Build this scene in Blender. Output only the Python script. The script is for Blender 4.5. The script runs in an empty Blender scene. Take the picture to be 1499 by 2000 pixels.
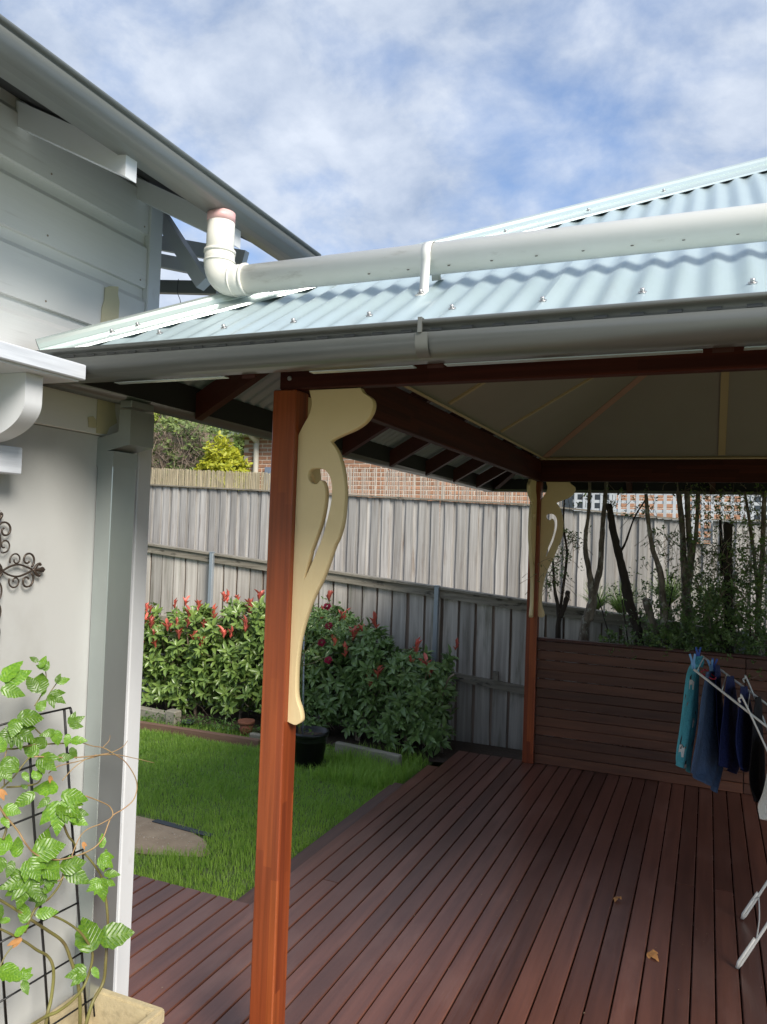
import bpy, bmesh, math, random
import numpy as np
from mathutils import Vector, Matrix

sc = bpy.context.scene
rnd = random.Random(7)
nrg = np.random.default_rng(7)

# ------------------------------------------------------------------ camera
FPX, PW, PH, HC = 1505.12, 1499.0, 2000.0, 1.85
YAW, PIT, ROL = -0.4000556, 0.0275672, 0.0350971
def _axes():
    cy, sy = math.cos(YAW), math.sin(YAW); cp, sp = math.cos(PIT), math.sin(PIT); cr, sr = math.cos(ROL), math.sin(ROL)
    f = Vector((sy*cp, cy*cp, sp)); r0 = Vector((cy, -sy, 0)); u0 = r0.cross(f)
    return r0*cr + u0*sr, u0*cr - r0*sr, f
RV, UV, FV = _axes()
CAM = Vector((0, 0, HC))
cam = bpy.data.cameras.new('camera'); co = bpy.data.objects.new('camera', cam); sc.collection.objects.link(co)
cam.sensor_fit = 'VERTICAL'; cam.sensor_height = 24.0; cam.lens = 24.0*FPX/PH
cam.clip_start = 0.05; cam.clip_end = 3000
m = Matrix.Identity(4)
for i in range(3):
    m[i][0] = RV[i]; m[i][1] = UV[i]; m[i][2] = -FV[i]; m[i][3] = CAM[i]
co.matrix_world = m
sc.camera = co

# ------------------------------------------------------------------ world, sun, exposure
SUN = Vector((-1.1, 0.82, -1.0)).normalized()            # the way the light travels
w = bpy.data.worlds.new('World'); sc.world = w; w.use_nodes = True
nt = w.node_tree; N = nt.nodes; L = nt.links; N.clear()
out = N.new('ShaderNodeOutputWorld'); bg = N.new('ShaderNodeBackground'); sky = N.new('ShaderNodeTexSky')
sky.sky_type = 'NISHITA'; sky.sun_disc = False
sky.sun_elevation = math.asin(-SUN.z); sky.sun_rotation = math.atan2(-SUN.x, -SUN.y)
tc = N.new('ShaderNodeTexCoord'); sep = N.new('ShaderNodeSeparateXYZ'); L.new(tc.outputs['Generated'], sep.inputs[0])
def MA(op, a, b=None, clamp=False):
    n = N.new('ShaderNodeMath'); n.operation = op; n.use_clamp = clamp
    for i, v in enumerate((a, b)):
        if v is None: continue
        if isinstance(v, (int, float)): n.inputs[i].default_value = v
        else: L.new(v, n.inputs[i])
    return n.outputs[0]
zz = MA('ADD', MA('MAXIMUM', sep.outputs[2], 0.0), 0.40)
comb = N.new('ShaderNodeCombineXYZ'); L.new(MA('DIVIDE', sep.outputs[0], zz), comb.inputs[0]); L.new(MA('DIVIDE', sep.outputs[1], zz), comb.inputs[1])
def noise(scale, det, rough, off):
    mp = N.new('ShaderNodeMapping'); mp.inputs['Location'].default_value = off; L.new(comb.outputs[0], mp.inputs[0])
    n = N.new('ShaderNodeTexNoise'); n.inputs['Scale'].default_value = scale; n.inputs['Detail'].default_value = det; n.inputs['Roughness'].default_value = rough
    n.inputs['Distortion'].default_value = 0.15
    L.new(mp.outputs[0], n.inputs['Vector']); return n.outputs['Fac']
n1 = noise(2.3, 8, 0.52, (3.4, 1.2, 0)); n2 = noise(7.5, 10, 0.58, (8.3, 2.2, 0)); n3 = noise(1.6, 4, 0.5, (1.3, 6.2, 0))
cov = N.new('ShaderNodeValToRGB'); cov.color_ramp.elements[0].position = 0.29; cov.color_ramp.elements[1].position = 0.52
L.new(MA('ADD', MA('MULTIPLY', n1, 0.72), MA('MULTIPLY', n2, 0.28)), cov.inputs[0])
shade = N.new('ShaderNodeValToRGB')
shade.color_ramp.elements[0].position = 0.36; shade.color_ramp.elements[0].color = (1.45, 1.8, 2.45, 1)
shade.color_ramp.elements[1].position = 0.66; shade.color_ramp.elements[1].color = (3.1, 3.35, 3.75, 1)
L.new(MA('ADD', MA('MULTIPLY', n2, 0.65), MA('MULTIPLY', n3, 0.35)), shade.inputs[0])
skyblue = N.new('ShaderNodeMixRGB'); skyblue.blend_type = 'MULTIPLY'; skyblue.inputs[0].default_value = 1.0
skyblue.inputs[2].default_value = (0.52, 0.68, 0.86, 1); L.new(sky.outputs[0], skyblue.inputs[1])
mix = N.new('ShaderNodeMixRGB'); L.new(MA('MULTIPLY', cov.outputs[0], 0.93), mix.inputs[0]); L.new(skyblue.outputs[0], mix.inputs[1]); L.new(shade.outputs[0], mix.inputs[2])
L.new(mix.outputs[0], bg.inputs[0]); bg.inputs[1].default_value = 0.135
L.new(bg.outputs[0], out.inputs[0])
sun = bpy.data.lights.new('sun', 'SUN'); so = bpy.data.objects.new('sun', sun); sc.collection.objects.link(so)
sun.energy = 2.5; sun.angle = math.radians(24); sun.color = (1.0, 0.93, 0.83)
so.rotation_euler = SUN.to_track_quat('-Z', 'Y').to_euler()
vs = sc.view_settings; vs.view_transform = 'Standard'; vs.look = 'None'; vs.exposure = 1.0; vs.gamma = 1.0; vs.use_curve_mapping = False
sc.cycles.max_bounces = 8; sc.cycles.diffuse_bounces = 5; sc.cycles.use_denoising = True

# ------------------------------------------------------------------ helpers
COL = sc.collection
ORG = {}                                           # world origin of every object made
def ray(px, py): return RV*((px-PW/2)/FPX) - UV*((py-PH/2)/FPX) + FV
def atY(px, py, Y): d = ray(px, py); return CAM + d*(Y/d.y)
def atX(px, py, X): d = ray(px, py); return CAM + d*(X/d.x)
def atZ(px, py, Z): d = ray(px, py); return CAM + d*((Z-HC)/d.z)
def tag(o, label=None, cat=None, group=None, kind=None):
    if label: o['label'] = label
    if cat: o['category'] = cat
    if group: o['group'] = group
    if kind: o['kind'] = kind
    return o
def empty(name, loc=(0, 0, 0), label=None, cat=None, group=None, kind=None):
    o = bpy.data.objects.new(name, None); COL.objects.link(o); o.location = loc; o.empty_display_size = .1
    ORG[o] = Vector(loc); return tag(o, label, cat, group, kind)
def link(name, me, mat=None, parent=None):
    o = bpy.data.objects.new(name, me); COL.objects.link(o)
    if mat is not None and not me.materials: me.materials.append(mat)
    ORG[o] = Vector((0, 0, 0))
    if parent is not None: o.parent = parent; o.location = -ORG[parent]
    return o
def inst(name, me, parent, M):
    """a piece that shares mesh data, placed by a world matrix"""
    o = bpy.data.objects.new(name, me); COL.objects.link(o)
    if parent is not None: o.parent = parent; M = Matrix.Translation(-ORG[parent]) @ M
    o.matrix_basis = M; ORG[o] = M.to_translation(); return o
class MB:
    def __init__(s): s.v = []; s.f = []; s.sm = []
    def add(s, vs, fs, smooth=False):
        b = len(s.v); s.v += [tuple(v) for v in vs]; s.f += [tuple(b+i for i in f) for f in fs]; s.sm += [smooth]*len(fs); return s
    def box(s, a, b):
        x0, y0, z0 = a; x1, y1, z1 = b
        return s.add([(x0,y0,z0),(x1,y0,z0),(x1,y1,z0),(x0,y1,z0),(x0,y0,z1),(x1,y0,z1),(x1,y1,z1),(x0,y1,z1)],
                     [(0,3,2,1),(4,5,6,7),(0,1,5,4),(1,2,6,5),(2,3,7,6),(3,0,4,7)])
    def beam(s, p, q, wdt, h, up=(0, 0, 1)):
        """a bar from p to q, wdt across, h along up"""
        p = Vector(p); q = Vector(q); d = (q-p).normalized(); sd = d.cross(Vector(up)).normalized(); u = sd.cross(d)
        c = []
        for e in (p, q):
            for a, b in ((-1,-1),(1,-1),(1,1),(-1,1)): c.append(e + sd*(a*wdt/2) + u*(b*h/2))
        return s.add(c, [(0,3,2,1),(4,5,6,7),(0,1,5,4),(1,2,6,5),(2,3,7,6),(3,0,4,7)])
    def tube(s, pts, r, n=8, cap=True):
        pts = [Vector(p) for p in pts]; k = len(pts); rr = r if isinstance(r, (list, tuple)) else [r]*k
        prev = None; vs = []
        for i, p in enumerate(pts):
            d = (pts[min(i+1, k-1)] - pts[max(i-1, 0)]).normalized()
            if prev is None:
                a = d.orthogonal().normalized()
            else:
                a = (prev - d*prev.dot(d)); a = a.normalized() if a.length > 1e-6 else d.orthogonal().normalized()
            prev = a; b = d.cross(a)
            for j in range(n):
                t = 2*math.pi*j/n; vs.append(p + a*(math.cos(t)*rr[i]) + b*(math.sin(t)*rr[i]))
        fs = [(i*n+j, i*n+(j+1) % n, (i+1)*n+(j+1) % n, (i+1)*n+j) for i in range(k-1) for j in range(n)]
        s.add(vs, fs, True)
        if cap:
            b = len(s.v)-len(vs); s.f += [tuple(b+j for j in reversed(range(n))), tuple(b+(k-1)*n+j for j in range(n))]; s.sm += [False, False]
        return s
    def sweep(s, prof, path, closed=True, smooth=False):
        """prof: list of 3-D offset tuples, path: list of points: translational sweep"""
        n = len(prof); vs = [Vector(p)+Vector(o) for p in path for o in prof]; fs = []
        for i in range(len(path)-1):
            for j in range(n if closed else n-1):
                fs.append((i*n+j, i*n+(j+1) % n, (i+1)*n+(j+1) % n, (i+1)*n+j))
        if closed: fs += [tuple(reversed(range(n))), tuple((len(path)-1)*n+j for j in range(n))]
        return s.add(vs, fs, smooth)
    def mesh(s, name):
        me = bpy.data.meshes.new(name); me.from_pydata([tuple(v) for v in s.v], [], s.f); me.validate()
        if len(me.polygons) == len(s.sm): me.polygons.foreach_set('use_smooth', s.sm)
        bm = bmesh.new(); bm.from_mesh(me); bmesh.ops.recalc_face_normals(bm, faces=bm.faces); bm.to_mesh(me); bm.free()
        me.update(); return me
    def build(s, name, mat, parent=None): return link(name, s.mesh(name), mat, parent)
def npmesh(name, V, F, mat=None):
    """fast mesh from an (n,3) array and an (m,3) triangle array"""
    me = bpy.data.meshes.new(name); me.vertices.add(len(V)); me.vertices.foreach_set('co', np.asarray(V, np.float32).ravel())
    me.loops.add(F.size); me.loops.foreach_set('vertex_index', F.astype(np.int32).ravel())
    me.polygons.add(len(F)); me.polygons.foreach_set('loop_start', np.arange(0, F.size, 3, dtype=np.int32))
    me.polygons.foreach_set('loop_total', np.full(len(F), 3, np.int32)); me.update(); me.validate()
    if mat: me.materials.append(mat)
    return me
def bevel(me, wdt, seg=1):
    bm = bmesh.new(); bm.from_mesh(me); bmesh.ops.bevel(bm, geom=[e for e in bm.edges if len(e.link_faces) == 2 and e.calc_face_angle() > .5], offset=wdt, segments=seg, affect='EDGES', clamp_overlap=True)
    bm.to_mesh(me); bm.free(); return me
def boxmesh(name, a, b, mat, bv=0.0):
    me = MB().box(a, b).mesh(name)
    if bv: bevel(me, bv)
    me.materials.append(mat); return me
def boxpart(name, a, b, mat, parent, bv=0.0): return link(name, boxmesh(name, a, b, mat, bv), None, parent)
def smooth_path(pts, n=6, closed=False):
    """Catmull-Rom through the points"""
    P = [Vector(p) for p in pts]; k = len(P); o = []
    for i in range(k if closed else k-1):
        g = (lambda j: P[j % k]) if closed else (lambda j: P[max(0, min(k-1, j))])
        a, b, c, d = g(i-1), g(i), g(i+1), g(i+2)
        for j in range(n):
            t = j/n; o.append(0.5*((2*b) + (c-a)*t + (2*a-5*b+4*c-d)*t*t + (3*b-a-3*c+d)*t**3))
    if not closed: o.append(P[-1])
    return o
def plate(name, loops, thick, mat):
    """flat board of given outline (2-D points, the first loop outer, others holes), centred on z = 0"""
    cu = bpy.data.curves.new(name, 'CURVE'); cu.dimensions = '2D'; cu.fill_mode = 'BOTH'; cu.extrude = thick/2; cu.bevel_depth = 0.0015; cu.bevel_resolution = 0
    for lp in loops:
        sp = cu.splines.new('POLY'); sp.points.add(len(lp)-1); sp.use_cyclic_u = True
        for i, p in enumerate(lp): sp.points[i].co = (p[0], p[1], 0, 1)
    o = bpy.data.objects.new(name, cu); COL.objects.link(o)
    dg = bpy.context.evaluated_depsgraph_get(); me = bpy.data.meshes.new_from_object(o.evaluated_get(dg))
    bpy.data.objects.remove(o); me.name = name; me.materials.clear(); me.materials.append(mat); return me

# ------------------------------------------------------------------ materials
def material(name, base, rough=.6, metal=0., var=None, vscale=(8, 8, 8), vamt=.5, rand=.0, bump=.0, bscale=None, stain=None, spec=.5, det=5, trans=0.):
    """base colour mixed towards var by stretched noise; rand shifts the value per object; stain = (colour, scale, low, high)"""
    mt = bpy.data.materials.new(name); mt.use_nodes = True; t = mt.node_tree; n = t.nodes; l = t.links
    b = n['Principled BSDF']; b.inputs['Roughness'].default_value = rough; b.inputs['Metallic'].default_value = metal
    b.inputs['Specular IOR Level'].default_value = spec
    tcn = n.new('ShaderNodeTexCoord'); oi = n.new('ShaderNodeObjectInfo')
    off = n.new('ShaderNodeVectorMath'); off.operation = 'MULTIPLY_ADD'; off.inputs[1].default_value = (37, 53, 71)
    cb = n.new('ShaderNodeCombineXYZ')
    for i in range(3): l.new(oi.outputs['Random'], cb.inputs[i])
    l.new(cb.outputs[0], off.inputs[0]); l.new(tcn.outputs['Object'], off.inputs[2])
    def nz(scale, detail=det, rg=.55):
        mp = n.new('ShaderNodeMapping'); mp.inputs['Scale'].default_value = scale; l.new(off.outputs[0], mp.inputs[0])
        x = n.new('ShaderNodeTexNoise'); x.inputs['Scale'].default_value = 1.; x.inputs['Detail'].default_value = detail; x.inputs['Roughness'].default_value = rg
        l.new(mp.outputs[0], x.inputs['Vector']); return x.outputs['Fac']
    col = None
    f = nz(vscale)
    r = n.new('ShaderNodeValToRGB'); e = r.color_ramp.elements; e[0].position = .5-.5*vamt*.5; e[1].position = .5+.5*vamt*.5
    e[0].position = max(.0, .5-.25); e[1].position = min(1., .5+.25)
    v = var or tuple(c*.75 for c in base)
    e[0].color = (*[base[i]*(1-vamt)+v[i]*vamt for i in range(3)], 1); e[1].color = (*base, 1)
    l.new(f, r.inputs[0]); col = r.outputs[0]
    if stain:
        sr = n.new('ShaderNodeValToRGB'); sr.color_ramp.elements[0].position = stain[2]; sr.color_ramp.elements[1].position = stain[3]
        l.new(nz(stain[1], 6, .62), sr.inputs[0]); mx = n.new('ShaderNodeMixRGB'); l.new(sr.outputs[0], mx.inputs[0]); l.new(col, mx.inputs[1]); mx.inputs[2].default_value = (*stain[0], 1); col = mx.outputs[0]
    if rand:
        hs = n.new('ShaderNodeHueSaturation'); mr = n.new('ShaderNodeMapRange'); mr.inputs[3].default_value = 1-rand; mr.inputs[4].default_value = 1+rand
        l.new(oi.outputs['Random'], mr.inputs[0]); l.new(mr.outputs[0], hs.inputs['Value']); l.new(col, hs.inputs['Color']); col = hs.outputs[0]
    l.new(col, b.inputs['Base Color'])
    if bump:
        bp = n.new('ShaderNodeBump'); bp.inputs['Strength'].default_value = bump; bp.inputs['Distance'].default_value = .01
        l.new(nz(bscale or vscale, 6, .6), bp.inputs['Height']); l.new(bp.outputs[0], b.inputs['Normal'])
    if trans:
        tr = n.new('ShaderNodeBsdfTranslucent'); l.new(col, tr.inputs['Color']); ms = n.new('ShaderNodeMixShader'); ms.inputs[0].default_value = trans
        l.new(b.outputs[0], ms.inputs[1]); l.new(tr.outputs[0], ms.inputs[2]); l.new(ms.outputs[0], n['Material Output'].inputs['Surface'])
    return mt
M = {}
M['deck'] = material('deck_timber', (.155, .062, .042), .28, var=(.080, .031, .022), vscale=(26, 1.6, 26), vamt=.9, rand=.32, bump=.12, bscale=(60, 3, 60), stain=((.185, .095, .074), (3.2, 1.4, 3), .52, .82), spec=.45)
M['deck_dark'] = material('deck_side_timber', (.115, .052, .034), .5, var=(.060, .027, .018), vscale=(30, 2, 30), vamt=.9, rand=.15, bump=.15)
def laminated(name, axis, c1, c2, c3, rough=.36, spec=.45):
    """glue-laminated hardwood: staves of differing tone with butt joints, long along axis"""
    mt = bpy.data.materials.new(name); mt.use_nodes = True; t = mt.node_tree; n = t.nodes; l = t.links; b = n['Principled BSDF']; b.inputs['Roughness'].default_value = rough; b.inputs['Specular IOR Level'].default_value = spec
    g = n.new('ShaderNodeNewGeometry'); sp = n.new('ShaderNodeSeparateXYZ'); l.new(g.outputs['Position'], sp.inputs[0])
    a = 'XYZ'.index(axis); o = [i for i in range(3) if i != a]
    def mth(op, x, y):
        k = n.new('ShaderNodeMath'); k.operation = op
        for i, q in enumerate((x, y)):
            if isinstance(q, (int, float)): k.inputs[i].default_value = q
            else: l.new(q, k.inputs[i])
        return k.outputs[0]
    s1 = mth('FLOOR', mth('MULTIPLY', mth('ADD', sp.outputs[o[0]], 5.003), 32.), 0); s2 = mth('FLOOR', mth('MULTIPLY', mth('ADD', sp.outputs[o[1]], 5.009), 32.), 0)
    wn = n.new('ShaderNodeTexWhiteNoise'); wn.noise_dimensions = '2D'; cb = n.new('ShaderNodeCombineXYZ'); l.new(s1, cb.inputs[0]); l.new(s2, cb.inputs[1]); l.new(cb.outputs[0], wn.inputs['Vector'])
    s3 = mth('FLOOR', mth('MULTIPLY', mth('ADD', sp.outputs[a], mth('MULTIPLY', wn.outputs['Value'], 3.)), 1.6), 0)
    cb2 = n.new('ShaderNodeCombineXYZ'); l.new(s1, cb2.inputs[0]); l.new(s2, cb2.inputs[1]); l.new(s3, cb2.inputs[2])
    w2 = n.new('ShaderNodeTexWhiteNoise'); w2.noise_dimensions = '3D'; l.new(cb2.outputs[0], w2.inputs['Vector'])
    r = n.new('ShaderNodeValToRGB'); r.color_ramp.elements[0].color = (*c1, 1); r.color_ramp.elements[1].color = (*c3, 1); e = r.color_ramp.elements.new(.5); e.color = (*c2, 1)
    l.new(w2.outputs['Value'], r.inputs[0])
    mp = n.new('ShaderNodeMapping'); s = [70., 70., 70.]; s[a] = 2.2; mp.inputs['Scale'].default_value = s; l.new(g.outputs['Position'], mp.inputs[0])
    nz = n.new('ShaderNodeTexNoise'); nz.inputs['Scale'].default_value = 1; nz.inputs['Detail'].default_value = 6; l.new(mp.outputs[0], nz.inputs['Vector'])
    mr = n.new('ShaderNodeMapRange'); mr.inputs[1].default_value = .3; mr.inputs[2].default_value = .7; mr.inputs[3].default_value = .72; mr.inputs[4].default_value = 1.18; l.new(nz.outputs['Fac'], mr.inputs[0])
    hs = n.new('ShaderNodeHueSaturation'); l.new(r.outputs[0], hs.inputs['Color']); l.new(mr.outputs[0], hs.inputs['Value']); l.new(hs.outputs[0], b.inputs['Base Color'])
    bp = n.new('ShaderNodeBump'); bp.inputs['Strength'].default_value = .1; bp.inputs['Distance'].default_value = .004; l.new(nz.outputs['Fac'], bp.inputs['Height']); l.new(bp.outputs[0], b.inputs['Normal'])
    return mt
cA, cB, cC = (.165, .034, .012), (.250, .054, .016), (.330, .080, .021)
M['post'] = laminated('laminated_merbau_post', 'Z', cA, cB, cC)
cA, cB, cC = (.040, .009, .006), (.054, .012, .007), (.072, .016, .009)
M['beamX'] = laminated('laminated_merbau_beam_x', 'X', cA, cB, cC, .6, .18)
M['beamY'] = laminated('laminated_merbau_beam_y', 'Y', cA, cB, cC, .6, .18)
M['rafter'] = material('merbau_rafter', (.075, .017, .010), .45, var=(.044, .010, .006), vscale=(18, 18, 18), vamt=.9, rand=.15, bump=.1)
M['slat'] = material('screen_slat_timber', (.125, .048, .024), .45, var=(.056, .021, .012), vscale=(2.2, 30, 34), vamt=.95, rand=.3, bump=.2, bscale=(4, 50, 60))
M['cream'] = material('cream_paint', (.82, .66, .37), .55, var=(.72, .56, .31), vscale=(5, 5, 5), vamt=.6, stain=((.42, .33, .20), (6, 6, 14), .64, .82), bump=.14, bscale=(70, 9, 70))
M['ceil'] = material('ceiling_sheet', (.30, .28, .255), .8, vscale=(3, 3, 3), vamt=.3)
M['batten'] = material('cream_ceiling_batten', (.48, .38, .23), .6, vamt=.3)
M['hipbat'] = material('pinkish_hip_batten', (.46, .28, .23), .6, vamt=.3)
M['roof'] = material('pale_blue_roof_steel', (.455, .555, .575), .33, metal=.25, var=(.37, .465, .50), vscale=(2.5, 2.5, 2.5), vamt=.7, spec=.5, stain=((.34, .40, .41), (9, 2.2, 3), .60, .88))
M['cap'] = material('pale_ridge_steel', (.60, .68, .66), .26, metal=.55, vscale=(4, 4, 4), vamt=.3)
M['gutter'] = material('grey_gutter_steel', (.165, .172, .158), .30, metal=.15, vscale=(4, 4, 4), vamt=.35, stain=((.22, .22, .20), (40, 40, 40), .70, .78), spec=.5)
M['gutter2'] = material('house_gutter_steel', (.235, .245, .225), .32, metal=.15, var=(.175, .188, .168), vscale=(3, 2, 3), vamt=.8, stain=((.17, .10, .06), (9, 3, 9), .68, .82))
M['slot'] = material('slot_shadow_grey', (.05, .052, .05), .5, vamt=.2)
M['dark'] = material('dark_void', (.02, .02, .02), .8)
M['screw'] = material('galvanised_screw', (.55, .55, .55), .35, metal=.8)
M['pvc'] = material('white_pvc', (.84, .83, .77), .34, var=(.77, .76, .69), vscale=(5, 5, 5), vamt=.8, stain=((.50, .47, .40), (6, 9, 20), .62, .82))
M['pvc_red'] = material('pink_stained_pvc', (.70, .34, .33), .4, var=(.76, .55, .52), vscale=(14, 14, 14), vamt=.9)
M['strap'] = material('white_strap', (.80, .80, .75), .35, vamt=.2)
M['wall'] = material('grey_wall_sheet', (.53, .535, .52), .55, var=(.475, .485, .475), vscale=(3, 3, 2), vamt=.7, stain=((.41, .405, .385), (2.4, 2.4, 2.0), .56, .85), bump=.08, bscale=(14, 14, 14))
M['board'] = material('grey_weatherboard_paint', (.74, .74, .72), .5, var=(.66, .66, .64), vscale=(5, 1.2, 7), vamt=.7, stain=((.36, .33, .29), (9, 1.5, 16), .62, .86), bump=.12, bscale=(20, 3, 40), rand=.04)
M['white'] = material('white_trim_paint', (.68, .70, .72), .45, var=(.60, .62, .64), vscale=(4, 9, 4), vamt=.7, stain=((.46, .46, .45), (8, 8, 5), .64, .9), bump=.05, bscale=(25, 25, 10))
M['brush'] = material('brushed_white_paint', (.74, .78, .84), .45, var=(.50, .53, .58), vscale=(60, 5, 90), vamt=.75, bump=.12, bscale=(60, 5, 90))
M['patch'] = material('cream_filler_patch', (.60, .55, .35), .6, var=(.50, .46, .32), vscale=(14, 14, 14), vamt=.8)
M['dpipe'] = material('zinc_downpipe', (.50, .545, .53), .30, metal=.72, var=(.40, .44, .44), vscale=(6, 6, 3), vamt=.7, stain=((.30, .32, .33), (5, 5, 2), .64, .9))
M['iron'] = material('bronze_brown_iron', (.055, .045, .040), .42, metal=.5, var=(.10, .07, .05), vscale=(50, 50, 50), vamt=.8)
M['wire'] = material('black_coated_wire', (.015, .015, .016), .4, vamt=.2)
M['stone'] = material('weathered_cast_stone', (.58, .49, .30), .8, var=(.44, .36, .22), vscale=(9, 9, 9), vamt=.9, stain=((.22, .19, .12), (6, 6, 9), .56, .74), bump=.4, bscale=(40, 40, 40))
M['soil'] = material('soil', (.12, .085, .06), .95, var=(.05, .036, .026), vscale=(40, 40, 40), vamt=1., bump=.9, bscale=(60, 60, 60))
M['dirt'] = material('pale_dirt', (.50, .375, .25), .95, var=(.33, .24, .155), vscale=(9, 9, 9), vamt=.9, stain=((.66, .55, .42), (38, 38, 38), .64, .70), bump=.5, bscale=(45, 45, 45))
M['ground'] = material('lawn_soil', (.15, .20, .06), .95, var=(.09, .12, .045), vscale=(6, 6, 6), vamt=1., bump=.4, bscale=(30, 30, 30))
M['pale'] = material('weathered_paling', (.55, .535, .505), .85, var=(.25, .232, .21), vscale=(34, 34, 1.6), vamt=.95, rand=.26, bump=.4, bscale=(60, 60, 4), stain=((.22, .165, .125), (18, 18, 2.2), .58, .78))
M['pale2'] = material('weathered_lower_paling', (.56, .53, .48), .85, var=(.27, .24, .21), vscale=(30, 30, 1.6), vamt=.95, rand=.26, bump=.35, bscale=(60, 60, 4), stain=((.10, .105, .06), (9, 9, 1.5), .55, .80))
M['paleb'] = material('brown_backing_paling', (.36, .28, .23), .9, var=(.20, .15, .12), vscale=(30, 30, 1.6), vamt=.95, rand=.25, bump=.3)
M['rail'] = material('mossy_fence_rail', (.34, .31, .25), .9, var=(.15, .13, .10), vscale=(2.5, 30, 34), vamt=.95, bump=.5, bscale=(5, 50, 60), stain=((.05, .045, .035), (7, 20, 20), .56, .70))
M['galv'] = material('galvanised_post', (.42, .47, .52), .4, metal=.5, vscale=(20, 20, 3), vamt=.6)
M['brick'] = material('brown_brick', (.46, .245, .15), .85, var=(.36, .18, .11), vscale=(14, 14, 14), vamt=.8, rand=.22, bump=.3)
M['mortar'] = material('cream_mortar', (.80, .72, .60), .9, vscale=(20, 20, 20), vamt=.4)
M['reed'] = material('dry_reed', (.62, .54, .38), .8, var=(.36, .30, .19), vscale=(45, 45, 3), vamt=1.)
M['reed2'] = material('grey_reed', (.60, .55, .48), .8, var=(.40, .36, .31), vscale=(45, 45, 3), vamt=1.)
M['lattice'] = material('pale_lattice', (.52, .55, .57), .7, vscale=(20, 20, 20), vamt=.5, rand=.1)
M['navyroof'] = material('blue_grey_gutter', (.10, .15, .22), .5, vamt=.3)
M['fascia'] = material('cream_fascia', (.60, .56, .48), .6, vamt=.3)
M['bluebox'] = material('blue_grey_shutter', (.22, .27, .36), .6, vamt=.3)
M['glass'] = material('window_glass', (.05, .06, .07), .08, vamt=.2)
M['pot'] = material('black_plastic_pot', (.010, .010, .011), .35, vamt=.3)
M['sleeper'] = material('brown_timber_edging', (.26, .15, .10), .85, var=(.16, .09, .06), vscale=(3, 30, 30), vamt=.9, bump=.4)
M['log'] = material('grey_edging_timber', (.36, .33, .26), .9, var=(.22, .20, .15), vscale=(4, 30, 30), vamt=.9, bump=.4)
M['plastic'] = material('dark_plastic_strip', (.05, .06, .07), .6, vamt=.3)
M['bark'] = material('lichen_bark', (.36, .31, .25), .95, var=(.075, .06, .048), vscale=(26, 26, 9), vamt=1., bump=.8, bscale=(50, 50, 20), stain=((.46, .47, .40), (22, 22, 14), .56, .66))
M['bark_dark'] = material('dark_bark', (.06, .048, .038), .95, var=(.03, .024, .02), vscale=(30, 30, 10), vamt=1., bump=.7, stain=((.20, .20, .16), (22, 22, 12), .66, .76))
def leafmat(name, c, v, rough=.35, tr=.25, rand=0.): return material(name, c, rough, var=v, vscale=(14, 14, 14), vamt=1., trans=tr, rand=rand, spec=.5)
M['leaf'] = leafmat('photinia_green', (.30, .42, .10), (.10, .19, .045), .28, .18)
M['leaf_shaded'] = leafmat('photinia_shaded_green', (.25, .37, .115), (.075, .145, .048), .28, .15)  # same photinia leaf, its colour darkened for the pergola roof's shade
M['red'] = leafmat('photinia_red', (.80, .22, .18), (.60, .12, .07), .4, .3, .35)
M['rosel'] = leafmat('rose_leaf', (.19, .30, .055), (.08, .16, .03), .4, .28)
M['rosef'] = leafmat('crimson_petal', (.42, .006, .055), (.25, .004, .03), .5, .15)
M['vine'] = leafmat('passionfruit_leaf', (.215, .390, .030), (.060, .175, .018), .30, .32, .38)
def add_veins(mt):
    t = mt.node_tree; n = t.nodes; l = t.links; b = n['Principled BSDF']; tcn = n.new('ShaderNodeTexCoord'); sp = n.new('ShaderNodeSeparateXYZ'); l.new(tcn.outputs['Object'], sp.inputs[0])
    def mth(op, x, y=0.):
        k = n.new('ShaderNodeMath'); k.operation = op
        for i, q in enumerate((x, y)):
            if isinstance(q, (int, float)): k.inputs[i].default_value = q
            else: l.new(q, k.inputs[i])
        return k.outputs[0]
    ay = mth('ABSOLUTE', sp.outputs[1]); ph = mth('MULTIPLY', mth('SUBTRACT', sp.outputs[0], mth('MULTIPLY', ay, .9)), 44.)
    v = mth('MAXIMUM', mth('POWER', mth('ADD', mth('MULTIPLY', mth('SINE', ph), .5), .5), 10.), mth('LESS_THAN', ay, .012))
    src = b.inputs['Base Color'].links[0].from_socket; mx = n.new('ShaderNodeMixRGB'); l.new(mth('MULTIPLY', v, .07), mx.inputs[0]); l.new(src, mx.inputs[1]); mx.inputs[2].default_value = (.42, .56, .16, 1); l.new(mx.outputs[0], b.inputs['Base Color'])
    bp = n.new('ShaderNodeBump'); bp.inputs['Strength'].default_value = .28; bp.inputs['Distance'].default_value = .02; bp.invert = True; l.new(v, bp.inputs['Height']); l.new(bp.outputs[0], b.inputs['Normal'])
add_veins(M['vine'])
M['vinestem'] = material('vine_stem', (.22, .22, .06), .5, var=(.15, .11, .05), vscale=(15, 15, 15), vamt=1.)
M['tendril'] = material('dry_tendril', (.40, .30, .14), .6, var=(.38, .22, .12), vscale=(15, 15, 15), vamt=1.)
M['dryleaf'] = material('dry_leaf', (.52, .26, .09), .7, var=(.36, .16, .05), vscale=(30, 30, 30), vamt=1.)
M['grass'] = leafmat('grass_blade', (.42, .62, .10), (.22, .41, .055), .5, .42)
M['weed'] = leafmat('weed_leaf', (.14, .26, .05), (.07, .15, .03), .5, .25)
M['bgleaf'] = leafmat('dark_shrub_leaf', (.22, .33, .10), (.07, .13, .04), .4, .2)
M['bgleaf2'] = leafmat('light_shrub_leaf', (.27, .38, .09), (.12, .19, .045), .4, .3)
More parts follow.
